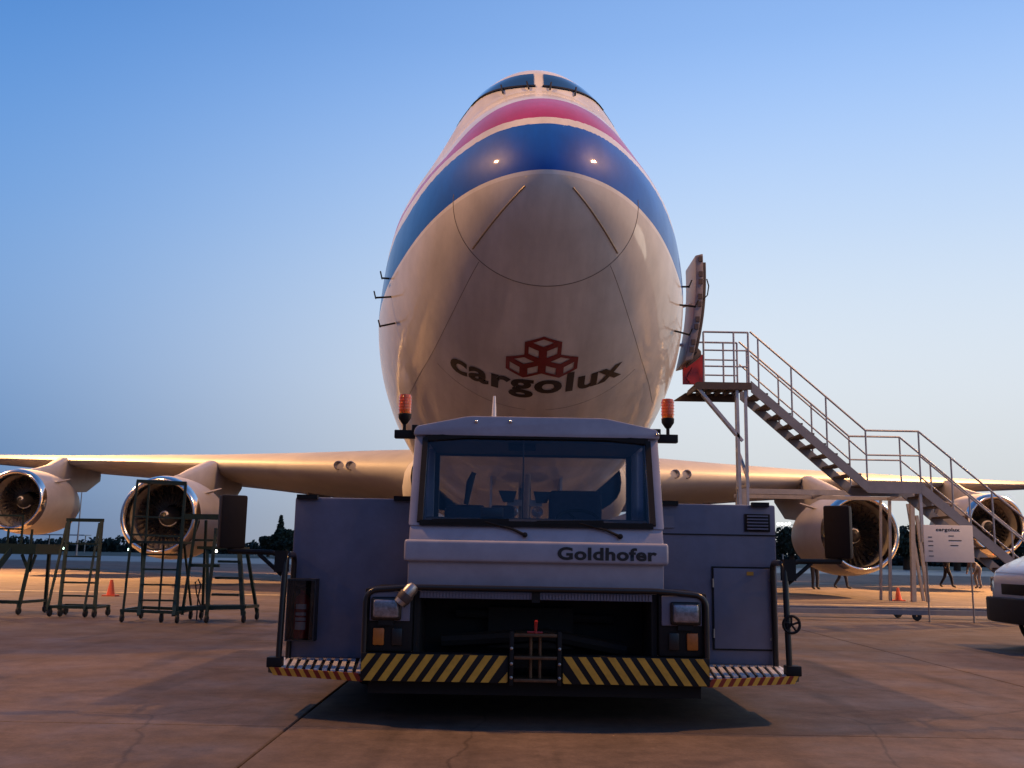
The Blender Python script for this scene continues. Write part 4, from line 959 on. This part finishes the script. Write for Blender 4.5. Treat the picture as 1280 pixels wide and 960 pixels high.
# ================================================================== people
def person(label, loc, rz, joints, cloth='cloth_dark'):
    """joints: dict name->(x,y,z); one skinned body"""
    t = tag(None, label, 'person') if False else None
    J = joints; names = list(J); idx = {n: i for i, n in enumerate(names)}
    rad = dict(pelvis=.15, chest=.16, neck=.065, head=.095, headtop=.085, shl=.075, shr=.075, ell=.05, elr=.05, hal=.035, har=.035, hipl=.10, hipr=.10, knl=.07, knr=.07, anl=.05, anr=.05, tol=.045, tor=.045)
    ed = [('pelvis', 'chest'), ('chest', 'neck'), ('neck', 'head'), ('head', 'headtop'), ('chest', 'shl'), ('chest', 'shr'), ('shl', 'ell'), ('shr', 'elr'), ('ell', 'hal'), ('elr', 'har'), ('pelvis', 'hipl'), ('pelvis', 'hipr'), ('hipl', 'knl'), ('hipr', 'knr'), ('knl', 'anl'), ('knr', 'anr'), ('anl', 'tol'), ('anr', 'tor')]
    me = bpy.data.meshes.new('b'); me.from_pydata([J[n] for n in names], [(idx[a], idx[b]) for a, b in ed], [])
    o = bpy.data.objects.new('b', me); scene.collection.objects.link(o)
    sk = o.modifiers.new('s', 'SKIN'); sub = o.modifiers.new('u', 'SUBSURF'); sub.levels = 2; sub.render_levels = 2
    for n in names: v = me.skin_vertices[0].data[idx[n]]; v.radius = (rad[n], rad[n]); v.use_root = n == 'pelvis'
    bpy.context.view_layer.update(); dg = bpy.context.evaluated_depsgraph_get(); m2 = bpy.data.meshes.new_from_object(o.evaluated_get(dg)); bpy.data.objects.remove(o)
    m2.materials.clear()
    for k in (cloth, 'skin', 'hair', 'rubber'): m2.materials.append(M[k])
    nz = J['neck'][2] + .03; hd = Vector(J['head'])
    for p in m2.polygons:
        c = p.center; p.use_smooth = True
        if (c - hd).length < .25 and c.z > nz - .05: p.material_index = 2 if c.z > hd.z + .05 or c.y > hd.y + .03 else 1
        elif min((c - Vector(J['hal'])).length, (c - Vector(J['har'])).length) < .08: p.material_index = 1
        elif c.z < .10: p.material_index = 3
    b = link('person', m2, None); b.location = loc; b.rotation_euler = (0, 0, rz)
    return tag(b, label, 'person')
stand_j = dict(pelvis=(0, 0, .95), chest=(0, 0, 1.30), neck=(0, 0, 1.48), head=(0, -.02, 1.60), headtop=(0, -.01, 1.70), shl=(-.19, 0, 1.40), shr=(.19, 0, 1.40), ell=(-.25, .03, 1.12), elr=(.25, .03, 1.12), hal=(-.24, -.08, .90), har=(.24, -.08, .90), hipl=(-.10, 0, .90), hipr=(.10, 0, .90), knl=(-.10, -.02, .50), knr=(.11, -.02, .50), anl=(-.10, .02, .09), anr=(.12, .02, .09), tol=(-.11, -.14, .05), tor=(.14, -.14, .05))
walk_j = dict(stand_j); walk_j.update(knl=(-.09, -.16, .52), anl=(-.09, -.22, .09), tol=(-.09, -.38, .06), knr=(.1, .08, .50), anr=(.1, .30, .14), tor=(.1, .18, .05), hal=(-.24, .12, .92), har=(.24, -.2, .95))
bend_j = dict(stand_j); bend_j.update(chest=(0, -.28, 1.14), neck=(0, -.42, 1.22), head=(0, -.52, 1.26), headtop=(0, -.60, 1.30), shl=(-.19, -.34, 1.16), shr=(.19, -.34, 1.16), ell=(-.22, -.42, .88), elr=(.22, -.42, .88), hal=(-.18, -.52, .66), har=(.18, -.52, .66), knl=(-.12, -.10, .52), knr=(.12, -.10, .52))
person('person in dark clothes standing behind the inboard right engine, legs showing below it', (12.45, 41.2, 0), R(20), stand_j)
person('person in dark clothes walking behind the inboard right engine, one leg showing', (14.0, 42.6, 0), R(75), walk_j)
person('person in dark clothes walking behind the white notice board', (20.6, 47.6, 0), R(80), walk_j)
person('person in grey clothes bending beside the walking person behind the notice board', (21.9, 47.2, 0), R(-70), bend_j, 'cloth_grey')

# ================================================================== van at the right edge
VN = thing('parked_van', 'white van with black bumper nosing in at the right edge', 'van', (7.0, 14.3, 0)); VN.scale = (1.05, 1.05, 1.08)
def vsec(x, z0, z1, hw, r=.12, tum=.0):
    pts = []
    for cx, cz, a0 in ((hw - r, z1 - r, 0), (-hw + r, z1 - r, 90), (-hw + r * .5, z0 + r * .5, 180), (hw - r * .5, z0 + r * .5, 270)):
        rr = r if cz > (z0 + z1) / 2 else r * .5
        for k in range(5): a = R(a0 + 22.5 * k); y = cx + rr * math.cos(a); z = cz + rr * math.sin(a); pts.append((x, y * (1 - tum * max(0, z - 1.0)), z))
    return pts
vb = MB().grid([vsec(*s) for s in ((.16, .50, .80, .62), (.18, .42, .92, .74), (.24, .36, 1.02, .80), (.38, .34, 1.10, .84), (.62, .34, 1.20, .85), (.95, .34, 1.32, .85), (1.05, .34, 1.38, .85, .12, .05), (1.45, .34, 1.80, .85, .14, .12), (1.75, .34, 1.93, .85, .16, .14), (3.9, .34, 1.93, .85, .16, .14), (4.25, .36, 1.86, .84, .16, .14), (4.32, .45, 1.70, .80, .14, .12))], closed=True)
vb.f.append(tuple(range(20))); vb.f.append(tuple(range(len(vb.v) - 20, len(vb.v)))); vbody = vb.build('body', 'van_white', VN, smooth=35)
MB().prism([(.02, -.5), (.0, 0), (.02, .5), (.12, .83), (.60, .875), (.60, .80), (.3, .6), (.3, -.6), (.60, -.80), (.60, -.875), (.12, -.83)], 'z', .34, .66).build('bumper', 'rubber', VN, bevel=.03)
MB().box(.15, .26, -.42, .42, .70, .84).build('grille', 'black', VN, bevel=.01)
for sg in (-1, 1):
    MB().box(.19, .34, min(sg * .5, sg * .83), max(sg * .5, sg * .83), .72, .93).build('headlight', 'lamp_glass', VN, bevel=.03)
    MB().box(.30, .42, sg * .846 - .008, sg * .846 + .008, .72, .90).build('indicator', 'amber_dull', VN, bevel=.004)
    MB().prism([(1.25, 1.36), (1.58, 1.76), (2.15, 1.78), (2.15, 1.36)], 'y', sg * .835 - .006, sg * .835 + .006).build('side_window', 'van_glass', VN)
    MB().prism([(2.25, 1.36), (2.25, 1.78), (3.9, 1.78), (3.9, 1.36)], 'y', sg * .82 - .006, sg * .82 + .006).build('side_window', 'van_glass', VN)
    for x in (.95, 3.55):
        w = MB().lathe([(.19, -.09), (.29, -.10), (.315, -.07), (.32, 0), (.315, .07), (.29, .10), (.19, .09)], 'y', (x, sg * .77, .32), 28).build('wheel', 'rubber', VN, smooth=50)
        MB().lathe([(.01, sg * .06), (.08, sg * .075), (.17, sg * .06), (.20, sg * .092)], 'y', (x, sg * .77, .32), 22).build('rim', 'steel', w, smooth=40)
        MB().lathe([(.325, -.02), (.37, -.02), (.37, .02), (.325, .02)], 'y', (x, sg * .85, .33), 28).build('wheel_arch', 'rubber', VN, smooth=40)
    MB().box(1.12, 1.26, min(sg * .88, sg * 1.05), max(sg * .88, sg * 1.05), 1.26, 1.42).build('door_mirror', 'rubber', VN, bevel=.03)
MB().poly([(1.07, -.70, 1.42), (1.07, .70, 1.42), (1.44, .64, 1.79), (1.44, -.64, 1.79)]).build('windscreen', 'van_glass', VN)

# ================================================================== far background
def leaf_cloud(mb, c, rx, ry, rz, n, s):
    for _ in range(n):
        while True:
            u = Vector((random.uniform(-1, 1), random.uniform(-1, 1), random.uniform(-1, 1)))
            if .25 < u.length < 1: break
        p = Vector((c[0] + u.x * rx, c[1] + u.y * ry, c[2] + u.z * rz)); a = Vector((random.gauss(0, 1), random.gauss(0, 1), random.gauss(0, 1))).normalized(); b = a.orthogonal().normalized()
        d = a.cross(b); k = s * random.uniform(.5, 1.3)
        mb.poly([p - b * k, p + d * k * .6, p + b * k, p - d * k * .6])
def tree(label, x, y, h, w, n, s, conic=False, name='broadleaf_tree'):
    t = thing(name, label, 'tree', (x, y, -.06), group='trees beyond the airfield')
    MB().tube([(0, 0, 0), (.1, 0, h * .4), (.0, 0, h * .8)], [w * .06 + .08, w * .045 + .05, .04], n=8).tube([(.05, 0, h * .35), (w * .25, .2, h * .6)], [.1, .04], n=6).tube([(.05, 0, h * .4), (-w * .25, -.2, h * .62)], [.1, .04], n=6).build('trunk', 'bark', t, smooth=50)
    cr = MB(); m = 9
    for k in range(m):
        u = (k + .5) / m
        if conic: r = w * .5 * (1 - u) ** .8 + .15; leaf_cloud(cr, (random.uniform(-.1, .1), 0, h * (.12 + .86 * u)), r, r, h * .10, n // m, s)
        else:
            a = random.uniform(0, 6.28); rr = w * .30 * random.uniform(.3, 1); leaf_cloud(cr, (rr * math.cos(a), rr * math.sin(a), h * random.uniform(.42, .82)), w * .27, w * .27, h * .18, n // m, s)
    cr.build('crown', 'leaf', t, fix=False)
tree('dark conifer with a pointed top rising left of the tow tractor', -44.6, 196, 7.9, 2.6, 1300, .34, True, 'conifer')
tree('broad dark tree beside the pointed conifer, left of the tow tractor', -43.0, 194, 6.0, 5.5, 2200, .36)
tree('low rounded tree at the left of the tree group beside the tow tractor', -47.2, 198, 4.6, 4.4, 1500, .34)
tree('low bush-like tree partly behind the left housing of the tow tractor', -40.2, 190, 5.2, 5.2, 1600, .34)
tree('round tree just right of the tow tractor, below the wing', 42.5, 152, 6.3, 6.2, 2200, .36)
tree('bushy tree behind the inboard right engine', 48.0, 150, 5.6, 6.5, 2000, .36)
tree('dark tree between the inboard right engine and the notice board', 59.0, 150, 7.2, 8, 2400, .38)
tree('wide dark tree behind the notice board', 66.5, 150, 6.6, 8, 2400, .38)
tree('dark tree behind the outboard right engine', 75.0, 150, 6.4, 8, 2000, .38)
tl = MB()
for k in range(1000):
    x = -340 + 680 * k / 1000; hgt = 3.4 + .7 * math.sin(x * .045) + .5 * math.sin(x * .17 + 1) + .5 * math.sin(x * .61) + random.uniform(-.5, .5)
    leaf_cloud(tl, (x, 292 + random.uniform(-3, 3), hgt * .45), 1.3, 2.0, hgt * .55, 46, .62)
tl.box(-340, 340, 296, 297, 0, 1.9)
o = tl.build('treeline', 'leaf_far', fix=False); o['kind'] = 'stuff'; o['label'] = 'dark far treeline along the horizon'
# runway lamps
RL = [(-118.5, 250, 0), (-110, 250, 1), (-94, 250, 1), (-84, 250, 1), (-72.5, 250, 0), (-63, 250, 0), (-56, 250, 0), (-47, 250, 1), (60, 230, 0), (66, 230, 1)]
ord_ = ['first', 'second', 'third', 'fourth', 'fifth', 'sixth', 'seventh', 'eighth']
for k, (x, y, g) in enumerate(RL):
    lab = f'small {"green" if g else "white"} edge lamp on the far field, {ord_[k]} of the row counted from the left' if k < 8 else ('small white edge lamp far right of the tow tractor' if k == 8 else 'small green edge lamp far right of the tow tractor')
    t = thing('edge_lamp', lab, 'lamp', (x, y, -.06), group='edge lamps on the far field')
    MB().tube([(0, 0, 0), (0, 0, .55)], .06, n=6).build('stem', 'galv', t)
    MB().lathe([(.01, .55), (.34, .60), (.38, .9), (.24, 1.15), (.01, 1.2)], 'z', n=10).build('lens', 'lamp_green' if g else 'lamp_white', t, smooth=50)
# slim lamp mast on the left and a distant flood gantry on the right
lm = thing('lamp_mast', 'thin distant lamp mast between the two left engines', 'lamp mast', (-59.9, 140, -.06))
MB().tube([(0, 0, 0), (0, 0, 9.9)], [.14, .06], n=8).build('pole', 'galv', lm, smooth=40)
MB().box(-.45, .45, -.15, .15, 9.85, 10.1).build('lamp_head', 'galv', lm, bevel=.03)
fg = thing('floodlight_gantry', 'distant floodlight gantry with white lamps, right of the tow tractor below the wing', 'floodlight', (56.8, 205, -.06))
for x in (-1.2, 3.8): MB().tube([(x, 0, 0), (x, 0, 8.2)], [.16, .1], n=8).build('pole', 'galv', fg, smooth=40)
MB().bar((-2.2, 0, 8.2), (4.8, 0, 8.2), .16).build('cross_bar', 'galv', fg)
for x in (-2.0, -1.2, -.4, .3, 3.4, 4.1, 4.7): MB().lathe([(.02, -.1), (.24, -.12), (.28, .0), (.15, .2), (.02, .22)], 'y', (x, -.1, 8.35 + (.12 if int(x * 10) % 2 else 0)), 12).build('flood_lens', 'lamp_white', fg, smooth=50)
# pale low canopy on the left horizon
cn = thing('low_canopy', 'long pale low roof on the left horizon behind the slim ladder stand', 'canopy', (-106, 238, -.06))
MB().box(-7.5, 6.5, -2, 2, 3.9, 4.15).build('roof', 'wall_far', cn)
for x in (-7, -2.5, 2, 6): MB().tube([(x, 0, 0), (x, 0, 3.9)], .12, n=6).build('post', 'galv', cn)
